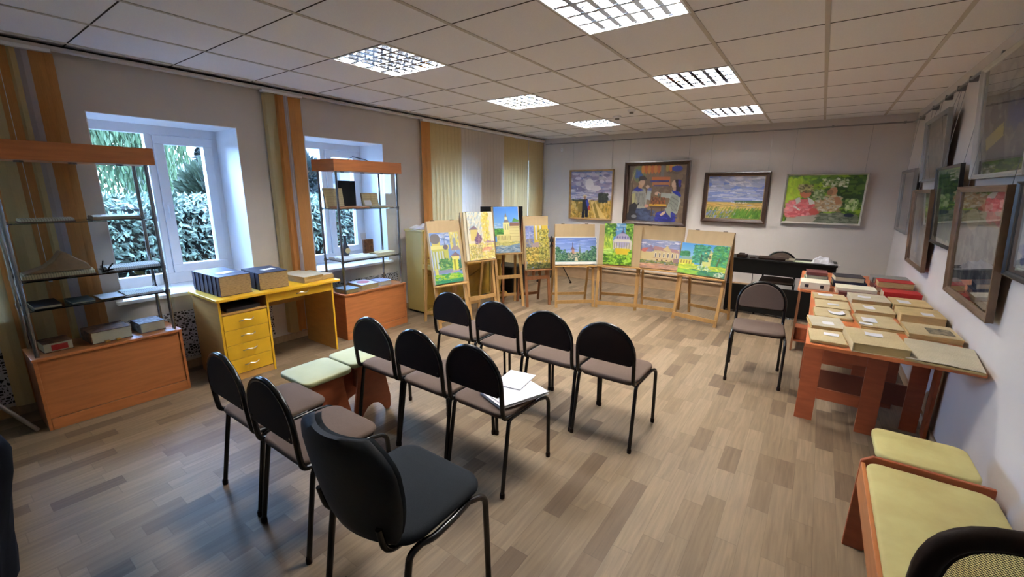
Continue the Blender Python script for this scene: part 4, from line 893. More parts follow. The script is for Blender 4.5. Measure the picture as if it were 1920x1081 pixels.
def paint_mat(name, rough=.5, gain=1.0):
    m = bpy.data.materials.new(name); m.use_nodes = True; n = m.node_tree; b = n.nodes['Principled BSDF']; a = n.nodes.new('ShaderNodeAttribute'); a.attribute_name = 'paint'
    n.links.new(a.outputs['Color'], b.inputs['Base Color']); b.inputs['Roughness'].default_value = rough; b.inputs['Specular IOR Level'].default_value = .3
    nz = n.nodes.new('ShaderNodeTexNoise'); nz.inputs['Scale'].default_value = 160; bp = n.nodes.new('ShaderNodeBump'); bp.inputs['Strength'].default_value = .15; bp.inputs['Distance'].default_value = .002
    n.links.new(nz.outputs['Fac'], bp.inputs['Height']); n.links.new(bp.outputs['Normal'], b.inputs['Normal']); return m
m_oil = paint_mat('oil_paint'); m_aq = paint_mat('watercolour', .8)
def canvas(P, x0, x1, z0, z1, y, name, parent, mt, gain=1.0):
    W, H = P.W, P.H; vs = [(x0 + (x1 - x0) * i / (W - 1), y, z1 - (z1 - z0) * j / (H - 1)) for j in range(H) for i in range(W)]
    fs = [(j * W + i, (j + 1) * W + i, (j + 1) * W + i + 1, j * W + i + 1) for j in range(H - 1) for i in range(W - 1)]
    o = MB().add(vs, fs).build(name, mt, parent); a = np.clip(P.a / 255.0, 0, 1); l = np.where(a <= .04045, a / 12.92, ((a + .055) / 1.055) ** 2.4); l = np.clip(l * gain, 0, .88)
    col = o.data.color_attributes.new('paint', 'FLOAT_COLOR', 'POINT'); f = np.ones((W * H, 4), np.float32); f[:, :3] = l.reshape(-1, 3); col.data.foreach_set('color', f.ravel()); return o
GAIN = 1.0
Yc, Yd = (206, 196, 120), (176, 156, 74)
GR = [(60, 104, 40), (96, 150, 50), (140, 186, 70), (44, 80, 50), (178, 206, 100)]
def art1():   # church with grey dome, portico, green lawn
    P = Paint(84, 124, (120, 150, 206), 1); P.dabs(40, (.3, 0, .7, .25), [(150, 170, 216), (110, 140, 205), (190, 200, 222)], .08, .02)
    P.rect(.05, .14, .32, .28, (196, 186, 108)).ell(.17, .12, .17, .10, (120, 116, 118)).rect(0, .25, .62, .33, (206, 202, 132)).rect(.02, .32, .58, .72, (176, 176, 96))
    for x in (.06, .16, .26, .36): P.rect(x, .36, x + .05, .70, (176, 190, 196)); P.rect(x + .05, .36, x + .07, .70, (140, 140, 84))
    P.line(.48, .12, .48, .28, .006, (70, 70, 90)).ell(.5, .29, .08, .05, (104, 98, 110)).rect(.68, 0, 1, .36, (204, 196, 118)).dabs(50, (.68, 0, 1, .36), [(220, 214, 150), (180, 170, 90), (160, 170, 186)], .02, .03)
    P.rect(.78, .12, .88, .30, (140, 150, 168)).poly([(.66, .36), (1, .36), (.96, .30), (.8, .27)], (150, 136, 140)).poly([(.6, .49), (.82, .40), (.98, .48)], (124, 106, 116)).rect(.64, .48, .94, .54, (214, 206, 130)).rect(.66, .54, .92, .76, (206, 206, 96))
    P.rect(.73, .55, .80, .76, (150, 150, 70)).dabs(200, (.24, .52, .66, .74), [(70, 120, 76), (96, 146, 84), (50, 100, 80), (140, 168, 96)], .035, .018).dabs(60, (.9, .55, 1, .76), [(60, 110, 90)], .03, .02)
    P.rect(.0, .73, .66, .80, (130, 136, 172)).rect(.05, .70, .16, .86, (196, 194, 110)).line(.6, .80, 1, .74, .012, (196, 156, 132)).dabs(260, (0, .82, 1, 1), [(150, 190, 60), (110, 170, 50), (176, 200, 80), (60, 140, 90)], .06, .014).dabs(120, (.0, .93, 1, 1), [(40, 120, 90), (70, 140, 100)], .07, .012); return P
def art2():   # pale golden sketch of towers
    P = Paint(84, 124, (222, 216, 196), 2); P.dabs(160, (0, 0, .55, .5), [(196, 206, 208), (166, 186, 200), (214, 212, 190), (206, 214, 214)], .02, .03, slant=.6).rect(.58, .0, .8, .62, (212, 194, 92)).dabs(120, (.56, 0, .84, .6), [(226, 214, 120), (196, 176, 84), (222, 214, 160)], .03, .03)
    P.rect(.1, .36, .36, .6, (214, 198, 124)).poly([(.04, .36), (.24, .28), (.40, .36)], (128, 110, 126)).poly([(.36, .40), (.28, .56), (.44, .66), (.54, .56)], (120, 92, 116)).dabs(50, (.24, .5, .5, .66), [(96, 74, 110), (150, 116, 130)], .03, .02)
    P.poly([(.62, .74), (.72, .58), (.98, .68), (1, .76)], (156, 134, 168)).dabs(40, (.64, .62, 1, .76), [(116, 110, 180), (176, 140, 150)], .04, .012).dabs(330, (0, .66, 1, 1), [(214, 200, 110), (226, 214, 140), (196, 176, 100), (206, 190, 150)], .05, .02).dabs(110, (.05, .7, .5, .95), [(120, 124, 70), (150, 140, 90)], .008, .02, slant=.4).dabs(40, (.5, .74, .9, .82), [(216, 150, 130)], .04, .01); return P
def art3():   # white bell tower on blue sky, river bank
    P = Paint(90, 140, (70, 130, 206), 3); P.grad(0, .5, (64, 122, 206), (136, 180, 222)).dabs(30, (0, .35, 1, .5), [(160, 190, 220)], .1, .02)
    P.dabs(160, (0, .48, .36, .62), [(60, 120, 50), (90, 150, 60), (40, 90, 40)], .04, .018).rect(.62, .34, 1, .42, (130, 96, 88)).rect(.6, .42, 1, .76, (206, 196, 140)).poly([(.72, .33), (.8, .25), (1, .29), (1, .33)], (80, 130, 70))
    for k in range(5): P.rect(.6, .46 + k * .06, 1, .467 + k * .06, (170, 156, 104))
    P.rect(.36, .34, .6, .74, (210, 204, 138)).rect(.42, .38, .47, .50, (150, 156, 120)).rect(.52, .38, .56, .50, (150, 156, 120)).poly([(.38, .34), (.44, .26), (.54, .26), (.60, .34)], (116, 110, 112)).rect(.43, .22, .53, .28, (214, 206, 160)).poly([(.43, .22), (.48, .12), (.53, .22)], (120, 116, 116)).line(.485, .06, .485, .14, .006, (90, 100, 110))
    P.rect(.08, .60, .62, .78, (204, 196, 130)); 
    for k in range(9): P.rect(.12 + k * .06, .63, .14 + k * .06, .72, (140, 130, 84))
    P.dabs(260, (0, .76, 1, .86), [(190, 184, 110), (160, 160, 90), (206, 196, 130)], .06, .01).poly([(0, .9), (1, .80), (1, 1), (0, 1)], (120, 150, 176)).dabs(160, (0, .84, 1, 1), [(104, 136, 170), (150, 170, 190), (180, 190, 196), (90, 110, 130)], .08, .008, slant=.0); return P
def art4():   # columns seen through autumn foliage
    P = Paint(84, 130, (130, 146, 196), 4); P.dabs(60, (0, 0, .4, .4), [(150, 160, 206), (110, 120, 180), (180, 176, 190)], .04, .02).rect(.36, 0, .95, .5, (206, 180, 72))
    for x in (.42, .60): P.rect(x, .0, x + .07, .32, (206, 206, 200)); P.rect(x + .07, .0, x + .09, .32, (120, 110, 90))
    P.dabs(60, (0, .3, .3, .5), [(120, 120, 140), (160, 150, 130)], .04, .02).ell(.52, .48, .26, .10, (166, 146, 152)).line(.25, .5, .8, .54, .012, (120, 100, 84)).rect(0, .52, .7, .8, (206, 186, 96))
    P.dabs(620, (.0, .5, 1, .92), [(176, 146, 64), (206, 176, 84), (130, 116, 60), (220, 200, 120), (104, 104, 56)], .035, .018).dabs(420, (.55, .1, 1, .8), [(140, 136, 70), (176, 170, 84), (96, 100, 56), (206, 196, 110)], .03, .018).dabs(200, (0, .88, 1, 1), [(80, 86, 46), (56, 64, 40), (120, 116, 60)], .05, .015); return P
def art5():   # wide monastery landscape on a white sheet
    P = Paint(150, 98, (226, 228, 226), 5); a, b_, c, d = .015, .04, .985, .9
    P.grad(b_, .6, (96, 124, 196), (150, 172, 220), a, c); P.dabs(40, (a, .1, c, .5), [(116, 140, 206), (140, 160, 214)], .1, .02)
    P.rect(.36, .55, .60, .85, (176, 166, 140)).rect(.40, .46, .46, .62, (176, 130, 112)).poly([(.37, .46), (.42, .33), (.47, .46)], (110, 90, 104)).line(.42, .22, .42, .36, .004, (80, 70, 90)).poly([(.57, .62), (.59, .24), (.62, .62)], (96, 120, 110))
    P.rect(a, .62, c, d, (60, 92, 86))
    for (x0, y0, x1, y1, n) in ((a, .38, .12, .9, 160), (.08, .45, .24, .9, 160), (.2, .58, .4, .9, 120), (.52, .58, .8, .9, 180), (.74, .5, .9, .9, 160), (.86, .36, c, .9, 170)): P.dabs(n, (x0, y0, x1, y1), [(50, 96, 70), (84, 128, 92), (40, 78, 70), (120, 150, 120)], .018, .022)
    P.dabs(60, (.3, .62, .6, .8), [(150, 156, 120), (176, 170, 150)], .012, .02).dabs(90, (a, .84, c, .9), [(110, 130, 90), (40, 70, 60)], .03, .012).poly([(.46, .9), (.49, .72), (.52, .72), (.56, .9)], (196, 190, 160)); P.rect(a, d - .02, c, d, (90, 150, 150)); P.rect(0, d, 1, 1, (224, 226, 220)); return P
def art6():   # rotunda in a sunny garden
    P = Paint(84, 124, (110, 166, 214), 6); P.dabs(40, (.25, 0, .75, .2), [(176, 206, 228), (90, 150, 206)], .08, .015).rect(0, .5, 1, 1, (130, 176, 60)).rect(0, .25, .3, .62, (170, 190, 70))
    P.dabs(300, (0, 0, .36, .3), GR, .05, .022).dabs(240, (.76, 0, 1, .5), GR, .05, .022).dabs(120, (0, .3, .3, .6), [(170, 196, 70), (196, 206, 90), (120, 160, 60)], .02, .04)
    P.rect(.32, .40, .96, .62, (206, 200, 190)).ell(.64, .40, .26, .17, (176, 170, 200)).rect(.36, .38, .92, .44, (222, 218, 206)).poly([(.56, .23), (.64, .16), (.72, .23)], (90, 90, 130)).line(.64, .10, .64, .17, .01, (80, 80, 120))
    for k in range(5): P.ell(.46 + k * .09, .33, .025, .03, (110, 104, 160))
    for k in range(7): P.rect(.36 + k * .085, .46, .385 + k * .085, .60, (150, 146, 130))
    P.rect(.40, .60, .92, .74, (222, 196, 50)).rect(.38, .60, .42, .72, (160, 150, 120)).dabs(420, (0, .68, 1, 1), [(70, 120, 30), (110, 160, 40), (150, 196, 60), (50, 90, 26), (170, 206, 90)], .05, .02).rect(.44, .64, .86, .74, (220, 190, 60)).dabs(60, (0, .62, .3, .74), [(150, 196, 90), (186, 214, 110)], .07, .015); return P
def art7():   # old mansion with arched windows
    P = Paint(140, 100, (140, 150, 190), 7); P.dabs(60, (0, 0, 1, .35), [(160, 166, 200), (120, 136, 186), (206, 206, 216)], .08, .02)
    P.rect(0, .40, .36, .72, (208, 190, 140)).poly([(0, .40), (.06, .30), (.2, .28), (.28, .38), (.1, .44)], (186, 110, 100)).poly([(.14, .42), (.26, .18), (.33, .30), (.30, .42)], (150, 130, 160)).rect(.34, .30, .98, .74, (208, 190, 148)).poly([(.30, .30), (.36, .22), (.92, .30), (1, .42), (.34, .34)], (170, 130, 130)).poly([(.56, .34), (.68, .18), (.80, .40)], (206, 186, 140))
    for k in range(6): x = .40 + k * .105; P.rect(x - .026, .46 + k * .004, x + .026, .60, (230, 222, 196)); P.ell(x, .47, .026, .05, (230, 222, 196)); P.rect(x - .014, .47, x + .014, .59, (100, 96, 110)); P.ell(x, .48, .014, .035, (100, 96, 110))
    for k in range(4): P.rect(.43 + k * .12, .67, .47 + k * .12, .71, (110, 84, 76))
    P.line(.34, .62, .98, .64, .005, (186, 150, 120)).dabs(240, (0, .72, 1, .84), [(120, 130, 70), (90, 110, 60), (160, 150, 90)], .03, .014).rect(0, .84, 1, 1, (196, 150, 124)).dabs(130, (0, .82, 1, 1), [(206, 160, 130), (180, 130, 110), (214, 180, 150), (170, 140, 130)], .08, .012).line(.96, .05, .96, .3, .004, (110, 100, 110)).rect(.86, .60, .98, .76, (150, 120, 120)); return P
def art8():   # yellow cottage and tower among big trees
    P = Paint(150, 100, (90, 160, 216), 8); P.grad(0, .45, (80, 150, 216), (150, 196, 226)).dabs(100, (0, .28, .2, .42), [(50, 110, 70), (70, 130, 80)], .03, .03)
    P.rect(.5, .3, .78, .7, (206, 206, 130)).rect(.58, .26, .70, .52, (222, 214, 140)).poly([(.56, .28), (.64, .18), (.72, .28)], (196, 190, 150)).rect(.62, .34, .66, .46, (120, 116, 90)).poly([(0, .56), (.06, .44), (.3, .44), (.36, .58)], (130, 160, 156)).rect(.0, .54, .34, .72, (214, 206, 90))
    for k in range(5): P.rect(.04 + k * .06, .57, .065 + k * .06, .68, (150, 130, 70))
    P.dabs(520, (.30, .06, .6, .6), [(50, 120, 90), (70, 146, 100), (40, 96, 80), (110, 170, 120), (96, 180, 170)], .03, .03).dabs(720, (.70, .04, 1, .75), [(50, 120, 70), (80, 150, 80), (36, 90, 66), (120, 176, 90), (60, 140, 110)], .03, .03).line(.46, .35, .48, .78, .012, (60, 80, 60)).line(.84, .4, .78, .82, .014, (80, 84, 56))
    P.rect(.52, .26, .56, .3, (206, 200, 140)).rect(.5, .55, .62, .74, (200, 206, 130)).dabs(300, (0, .68, 1, .88), [(196, 206, 60), (170, 196, 60), (216, 214, 90), (140, 180, 70)], .07, .014).dabs(260, (.2, .84, 1, 1), [(50, 120, 90), (80, 140, 90), (40, 100, 90)], .08, .018).dabs(120, (0, .86, .4, 1), [(150, 190, 70), (120, 176, 80)], .07, .02).dabs(60, (.42, .68, .66, .84), [(190, 206, 190), (90, 150, 110)], .015, .02).dabs(30, (.78, .82, .96, .98), [(190, 200, 180)], .02, .02); return P
def clouds(P, n, box, cols, r): return P.dabs(n, box, cols, r, r * .5)
def artb1():
    P = Paint(96, 110, (120, 130, 176), 11); P.rect(.5, .02, .8, .3, (70, 96, 156)); clouds(P, 200, (0, .05, 1, .6), [(150, 140, 166), (176, 170, 190), (206, 204, 214), (120, 116, 150)], .07); P.ell(.46, .28, .10, .12, (222, 220, 222)).ell(.62, .36, .12, .06, (214, 210, 214)).dabs(60, (0, .44, 1, .6), [(196, 194, 206), (130, 134, 170)], .1, .012)
    P.rect(0, .62, 1, 1, (176, 140, 56)).dabs(400, (0, .62, 1, 1), [(150, 120, 50), (196, 160, 80), (120, 106, 44), (206, 176, 110)], .02, .03).poly([(.5, .64), (.60, .62), (.9, 1), (.62, 1)], (206, 176, 110)).poly([(.56, .7), (.6, .64), (.74, 1), (.66, 1)], (130, 110, 50)).dabs(120, (.7, .48, .9, .64), [(40, 44, 40), (56, 60, 50)], .03, .03).line(.12, .55, .12, .64, .01, (60, 60, 70)).dabs(30, (.05, .6, .3, .64), [(60, 70, 60)], .03, .01)
    P.ell(.36, .53, .045, .035, (206, 190, 150)).ell(.36, .56, .03, .03, (150, 110, 80)).poly([(.30, .60), (.42, .58), (.48, .76), (.44, .84), (.30, .84)], (40, 40, 50)).poly([(.38, .62), (.44, .60), (.5, .82), (.44, .80)], (60, 70, 160)).rect(.29, .82, .36, 1, (30, 30, 36)).rect(.38, .82, .45, .98, (30, 30, 36)).poly([(.2, .7), (.3, .66), (.3, .86), (.2, .88)], (130, 110, 50)).ell(.47, .78, .03, .05, (170, 60, 40)); return P
def artb2():
    P = Paint(130, 124, (104, 86, 68), 12); P.dabs(240, (0, 0, 1, 1), [(110, 92, 72), (92, 76, 62), (120, 100, 78)], .06, .05).rect(.0, .0, .09, 1, (70, 56, 46)).line(.08, .1, .02, .9, .012, (96, 84, 70))
    P.ell(.2, .16, .12, .15, (100, 104, 70)).dabs(30, (.13, .1, .24, .22), [(60, 80, 130)], .02, .03)
    for k in range(7): P.ell(.26 + k * .055, .07, .03, .08, (170, 96, 50) if k % 2 else (184, 124, 60))
    for k in range(4): P.ell(.68 + k * .055, .05, .03, .07, (176, 106, 50) if k % 2 else (150, 130, 60))
    P.ell(.84, .07, .09, .05, (50, 56, 120)).rect(.57, 0, .62, .22, (110, 104, 96)).rect(.42, .21, .74, .30, (180, 104, 60)).rect(.40, .27, .72, .295, (50, 50, 110)).rect(.44, .30, .74, .36, (170, 110, 66)).rect(.46, .35, .72, .37, (60, 64, 110)).line(.06, .3, .12, .1, .008, (150, 130, 100))
    # young man, chin on hand
    P.poly([(.08, .48), (.18, .38), (.32, .42), (.36, .62), (.34, .82), (.12, .80)], (150, 150, 140)).poly([(.08, .52), (.14, .48), (.2, .72), (.10, .76)], (176, 168, 120)).poly([(.09, .44), (.18, .37), (.29, .44), (.2, .47)], (44, 50, 130)).poly([(.36, .42), (.43, .44), (.42, .62), (.34, .6)], (160, 166, 170)).rect(.36, .40, .43, .45, (90, 100, 150)).ell(.25, .30, .055, .075, (190, 160, 136)).poly([(.19, .30), (.2, .2), (.28, .18), (.34, .24), (.32, .27), (.22, .27)], (40, 30, 28)).ell(.36, .38, .035, .03, (196, 168, 146)).poly([(.2, .33), (.28, .36), (.25, .42), (.19, .4)], (184, 150, 124))
    for k in range(9): P.line(.15 + k * .02, .50, .14 + k * .022, .72, .005, (104, 104, 104))
    P.poly([(.16, .78), (.36, .76), (.52, .92), (.5, 1), (.18, 1)], (56, 62, 86)).dabs(70, (.2, .8, .5, 1), [(70, 80, 106), (46, 50, 72)], .04, .02).poly([(.04, .72), (.14, .66), (.2, .72), (.16, .84), (.04, .9)], (34, 32, 36)).ell(.1, .92, .1, .10, (40, 40, 44)).ell(.14, .92, .05, .03, (120, 120, 124)).ell(.36, .72, .04, .03, (190, 140, 126)).poly([(.16, .70), (.24, .66), (.22, .7)], (30, 30, 34))
    # board with chessmen
    P.poly([(.42, .69), (.45, .62), (.66, .62), (.70, .69)], (120, 76, 40)).rect(.41, .685, .71, .72, (196, 156, 60)).dabs(70, (.44, .56, .68, .68), [(60, 36, 26), (150, 84, 50), (90, 56, 36)], .010, .02).rect(.42, .72, .7, .76, (80, 58, 40)).rect(.45, .76, .47, .9, (70, 52, 38)).rect(.62, .76, .64, .9, (70, 52, 38))
    # young woman reaching
    P.poly([(.78, .46), (.90, .48), (.94, .62), (.90, .84), (.80, .90), (.70, .80), (.76, .6)], (150, 154, 142)).poly([(.60, .48), (.80, .50), (.78, .58), (.6, .56)], (156, 162, 156)).ell(.54, .50, .05, .03, (200, 164, 140)).ell(.56, .52, .015, .03, (80, 96, 96)).poly([(.78, .44), (.86, .42), (.94, .52), (.93, .56), (.8, .48)], (40, 48, 134)).ell(.815, .335, .045, .07, (202, 174, 150)).poly([(.82, .26), (.90, .26), (.93, .36), (.92, .46), (.86, .46), (.84, .34)], (36, 28, 34)).poly([(.87, .25), (.92, .27), (.92, .38), (.89, .38)], (52, 44, 120)).rect(.80, .38, .85, .45, (196, 164, 140))
    for k in range(9): P.line(.78 + k * .016, .54, .74 + k * .018, .80, .005, (104, 106, 100))
    P.poly([(.54, .84), (.72, .78), (.86, .84), (.86, 1), (.52, 1)], (40, 44, 120)).dabs(70, (.54, .84, .86, 1), [(50, 54, 140), (34, 38, 100)], .04, .02).poly([(.68, .76), (.78, .72), (.80, .92), (.72, .84)], (146, 150, 136)).poly([(.6, .87), (.68, .80), (.7, .84), (.63, .90)], (206, 176, 150)); return P
def artb3():
    P = Paint(130, 100, (110, 130, 200), 13); P.grad(0, .55, (84, 110, 190), (150, 166, 214)); clouds(P, 60, (.05, .05, .45, .35), [(190, 192, 206), (170, 176, 204), (150, 156, 190)], .07); clouds(P, 60, (.5, .0, .95, .25), [(180, 184, 204), (160, 166, 196), (206, 206, 214)], .07)
    P.dabs(110, (0, .3, 1, .58), [(186, 190, 212), (130, 144, 196), (150, 160, 204), (206, 208, 218)], .09, .014).line(.3, .1, .5, .22, .01, (206, 206, 216)).line(.5, .18, .66, .14, .01, (216, 216, 222)).grad(.60, .66, (190, 170, 100), (206, 176, 110)).rect(.5, .575, 1, .615, (60, 90, 70)).rect(0, .6, .5, .615, (150, 140, 110)).dabs(240, (0, .62, 1, .8), [(206, 170, 100), (190, 150, 84), (216, 186, 120), (160, 140, 70)], .08, .01)
    P.dabs(520, (0, .74, 1, 1), [(150, 140, 60), (110, 130, 50), (190, 170, 96), (80, 110, 40)], .008, .04, slant=.4).dabs(220, (.5, .8, 1, 1), [(70, 110, 40), (96, 136, 50)], .01, .05, slant=.3).dabs(30, (.4, .6, .7, .63), [(214, 214, 220), (70, 80, 80)], .01, .008); return P
def artb4():
    P = Paint(140, 104, (90, 120, 40), 14); P.dabs(300, (0, 0, 1, 1), [(110, 150, 44), (70, 100, 36), (140, 170, 50), (56, 84, 36)], .05, .04).dabs(140, (0, .1, .2, .6), [(150, 186, 50), (170, 196, 60)], .03, .05).dabs(160, (.62, .1, 1, .6), [(50, 80, 36), (40, 66, 34), (84, 110, 50)], .05, .05)
    P.poly([(.02, .62), (.12, .52), (.3, .50), (.42, .56), (.46, .72), (.4, .86), (.04, .9)], (206, 106, 110)).dabs(200, (.02, .55, .42, .88), [(222, 130, 134), (190, 86, 90), (230, 160, 160), (206, 110, 116)], .03, .025, mask=P.inside([(.02, .62), (.12, .52), (.3, .50), (.42, .56), (.46, .72), (.4, .86), (.04, .9)]))
    P.ell(.27, .38, .075, .10, (186, 110, 80)).dabs(110, (.17, .2, .36, .36), [(120, 116, 70), (170, 160, 110), (60, 56, 36), (200, 190, 150)], .02, .018).poly([(.14, .5), (.2, .46), (.22, .56), (.17, .62)], (214, 214, 206)).poly([(.3, .46), (.38, .52), (.42, .60), (.34, .62)], (216, 216, 210)).ell(.42, .76, .07, .08, (180, 80, 70)).line(.14, .66, .22, .74, .012, (220, 216, 210))
    P.ell(.52, .6, .11, .12, (176, 146, 110)).poly([(.58, .45), (.66, .38), (.76, .6), (.7, .74), (.5, .76)], (180, 158, 124)).dabs(110, (.42, .44, .74, .76), [(206, 186, 150), (150, 124, 90), (196, 196, 180)], .025, .02).ell(.62, .33, .05, .09, (190, 140, 104)).ell(.58, .36, .04, .06, (150, 110, 80)).poly([(.64, .46), (.7, .44), (.76, .58), (.68, .62)], (180, 130, 96)).dabs(150, (.46, .08, .78, .24), [(190, 196, 160), (230, 230, 210), (80, 110, 50), (150, 160, 110)], .016, .02).dabs(90, (.38, .3, .52, .5), [(120, 140, 90), (180, 190, 150), (60, 90, 40)], .014, .02).dabs(80, (.8, .5, .94, .72), [(150, 180, 110), (200, 210, 160), (90, 120, 60)], .018, .03)
    P.rect(.06, .9, .3, 1, (170, 160, 140)).poly([(.04, .98), (.2, .88), (.5, .82), (.48, .95), (.4, 1), (.04, 1)], (170, 160, 146)).poly([(.42, .98), (.52, .82), (.74, .76), (.98, .86), (.98, 1), (.42, 1)], (104, 110, 90)).dabs(130, (.46, .8, .98, 1), [(130, 134, 116), (84, 92, 74), (110, 116, 100)], .04, .02).ell(.86, .82, .06, .04, (40, 46, 66)); return P
def soft(W, H, bg_, seed, cols, n, box, r, mat_=None, extra=None):
    P = Paint(W, H, mat_ or bg_, seed)
    if mat_: P.rect(.09, .07, .91, .93, bg_)
    P.dabs(n, box, cols, r, r, k=.5)
    if extra: extra(P)
    return P
def x5(P):
    P.rect(.09, .07, .91, .3, (176, 160, 120)).dabs(60, (.12, .08, .5, .2), [(110, 100, 70)], .05, .02).ell(.36, .26, .15, .10, (196, 180, 140)).ell(.76, .16, .12, .10, (206, 110, 106)).dabs(40, (.6, .08, .9, .26), [(220, 130, 120), (200, 96, 90), (214, 190, 170)], .05, .03)
    P.ell(.34, .46, .10, .09, (150, 140, 126)).poly([(.2, .52), (.5, .5), (.56, .9), (.2, .9)], (150, 150, 140)).poly([(.5, .6), (.7, .5), (.86, .9), (.5, .9)], (120, 120, 116)).dabs(90, (.14, .45, .86, .9), [(170, 168, 156), (110, 112, 110), (90, 90, 92)], .03, .05, k=.5)
def x6(P): P.poly([(.2, .9), (.3, .55), (.5, .5), (.6, .9)], (90, 84, 80)).poly([(.16, .66), (.5, .56), (.52, .68), (.2, .78)], (196, 180, 84)).ell(.3, .45, .1, .1, (100, 92, 86)).ell(.64, .38, .14, .2, (104, 98, 92)).dabs(30, (.6, .4, .9, .6), [(70, 84, 130)], .06, .05, k=.5).dabs(40, (.1, .1, .9, .4), [(170, 164, 150)], .06, .06, k=.4)
def x3(P): P.ell(.4, .3, .08, .07, (150, 110, 90)).ell(.62, .34, .07, .06, (160, 120, 96)).poly([(.3, .4), (.5, .38), (.5, .85), (.34, .85)], (130, 150, 176)).poly([(.52, .42), (.72, .4), (.7, .8), (.52, .8)], (180, 170, 140)).dabs(40, (.2, .2, .8, .9), [(96, 110, 150), (196, 176, 120), (214, 208, 190)], .04, .04, k=.6)
RW = dict(
 r5=lambda: soft(90, 124, (146, 142, 126), 25, [(160, 156, 140), (126, 122, 110)], 160, (.1, .1, .9, .9), .06, (104, 86, 66), x5),
 r4=lambda: soft(80, 100, (70, 104, 90), 24, [(60, 96, 60), (96, 130, 96), (130, 150, 120), (56, 84, 96), (40, 66, 50)], 260, (.12, .1, .88, .9), .06, (190, 196, 176)),
 r3=lambda: soft(80, 110, (196, 190, 168), 23, [(206, 200, 180), (176, 176, 160)], 120, (.1, .1, .9, .9), .06, (150, 136, 116), x3),
 r2=lambda: soft(70, 90, (150, 146, 130), 22, [(170, 164, 140), (130, 126, 112), (186, 180, 160)], 200, (.1, .1, .9, .9), .05, (164, 160, 150)),
 r1=lambda: soft(70, 90, (126, 124, 124), 21, [(140, 136, 134), (112, 110, 112)], 120, (.1, .1, .9, .9), .06, (166, 164, 162)),
 r6=lambda: soft(80, 100, (140, 132, 120), 26, [(150, 142, 128), (116, 110, 104), (100, 94, 92)], 200, (.1, .1, .9, .9), .06, (150, 140, 128), x6),
 r7=lambda: soft(60, 80, (196, 196, 190), 27, [(120, 130, 176), (70, 84, 150), (206, 200, 184)], 60, (.2, .3, .8, .9), .07, (150, 130, 116)))

# ---- easels
def easel(label, x, y, yaw, w_, th, sl, st, d, sc_, wood, low=True, wide=.036, group='wooden easels in a row'):
    t = thing('wooden_easel', label, 'easel', (x, y, 0), yaw, group); ct, sn = math.cos(th), math.sin(th)
    def F(u, s, o=0.0): return (u, s * sn + o * ct, s * ct - o * sn)      # o = outwards (towards the back)
    h = w_ / 2
    nrm = (0, ct, -sn)
    for k in (-1, 1):
        MB().bar(F(k * (h - wide / 2), 0, .024), F(k * (h - wide / 2), st, .024), wide, .022, nrm).build('leg', wood, t, bevel=.002)
        MB().bar((k * (h - wide / 2 - .006), d, 0), F(k * (h - wide / 2 - .006), st - .03, .05), wide * .85, .02, nrm).build('leg', wood, t, bevel=.002)
    MB().bar(F(-h + .01, sc_, .010), F(h - .01, sc_, .010), .012, .05, (0, 0, 1)).build('front_crossbar', wood, t, bevel=.002)
    zr = .11; f = zr / (st * ct); yr = d + (st * sn - d) * f
    MB().bar((-h + .02, yr - .012, zr), (h - .02, yr - .012, zr), .012, .04, (0, 0, 1)).build('rear_crossbar', wood, t, bevel=.002)
    b = MB(); vs = [F(u, s, o) for o in (0, .012) for u, s in ((-h, sl - .01), (h, sl - .01), (h, st), (-h, st))]; b.add(vs, [(0, 1, 2, 3), (7, 6, 5, 4), (0, 4, 5, 1), (1, 5, 6, 2), (2, 6, 7, 3), (3, 7, 4, 0)]); b.build('backboard', m_board, t, bevel=.001)
    MB().bar(F(-h - .004, sl - .012, -.022), F(h + .004, sl - .012, -.022), .062, .014, (0, 0, 1)).build('ledge', wood, t, bevel=.002)
    for k in (-1, 1): MB().box(k * h * .6 - .02, k * h * .6 + .02, st * sn + .0, st * sn + .03, st * ct - .002, st * ct + .004).build('hinge', m_blackp, t)
    return t
EZ = [('first easel from the left, with the sunlit church and green lawn', -0.252, 1.56, 1.32, .442, .201, .512, 1.261, .395, .10, m_pine),
 ('second easel from the left, with the pale golden towers', -0.18, 2.015, 1.272, .43, .153, .743, 1.339, .45, .275, m_pine),
 ('third easel from the left, with the white bell tower', -0.202, 2.631, .992, .40, .213, .762, 1.40, .33, .431, m_pine),
 ('fourth easel from the left with brown legs', .063, 2.927, 1.03, .385, .141, .526, 1.259, .376, .406, m_pined),
 ('fifth easel from the left, with the wide monastery view', .497, 3.173, .724, .562, .156, .591, 1.158, .43, .082, m_pine),
 ('sixth easel from the left, with the garden rotunda', .979, 3.43, .297, .56, .105, .602, 1.154, .48, .073, m_pine),
 ('seventh easel from the left, with the old mansion', 1.478, 3.55, .091, .55, .125, .592, 1.156, .38, .072, m_pine),
 ('rightmost easel beside the lone brown chair', 2.001, 3.405, -.186, .56, .234, .587, 1.156, .483, .068, m_pine)]
for e in EZ: easel(*e)
MB_ = MB().bar((-.03, .27, 0), (-.03, .29, 1.3), .03, .02).build('prop_strut', m_pined, [o for o in bpy.data.objects if o.get('label', '').startswith('third easel')][0])
def on_easel(i, u0, u1, s0, s1, off=.0, proud=.006):
    _, x, y, yaw, w_, th, *_r = EZ[i]; uc = (u0 + u1) / 2; o = -(proud + off)
    lx, ly, lz = uc, s0 * math.sin(th) + o * math.cos(th), s0 * math.cos(th) - o * math.sin(th)
    return (x + lx * math.cos(yaw) - ly * math.sin(yaw), y + lx * math.sin(yaw) + ly * math.cos(yaw), lz), (-th, 0, yaw), u1 - u0, s1 - s0
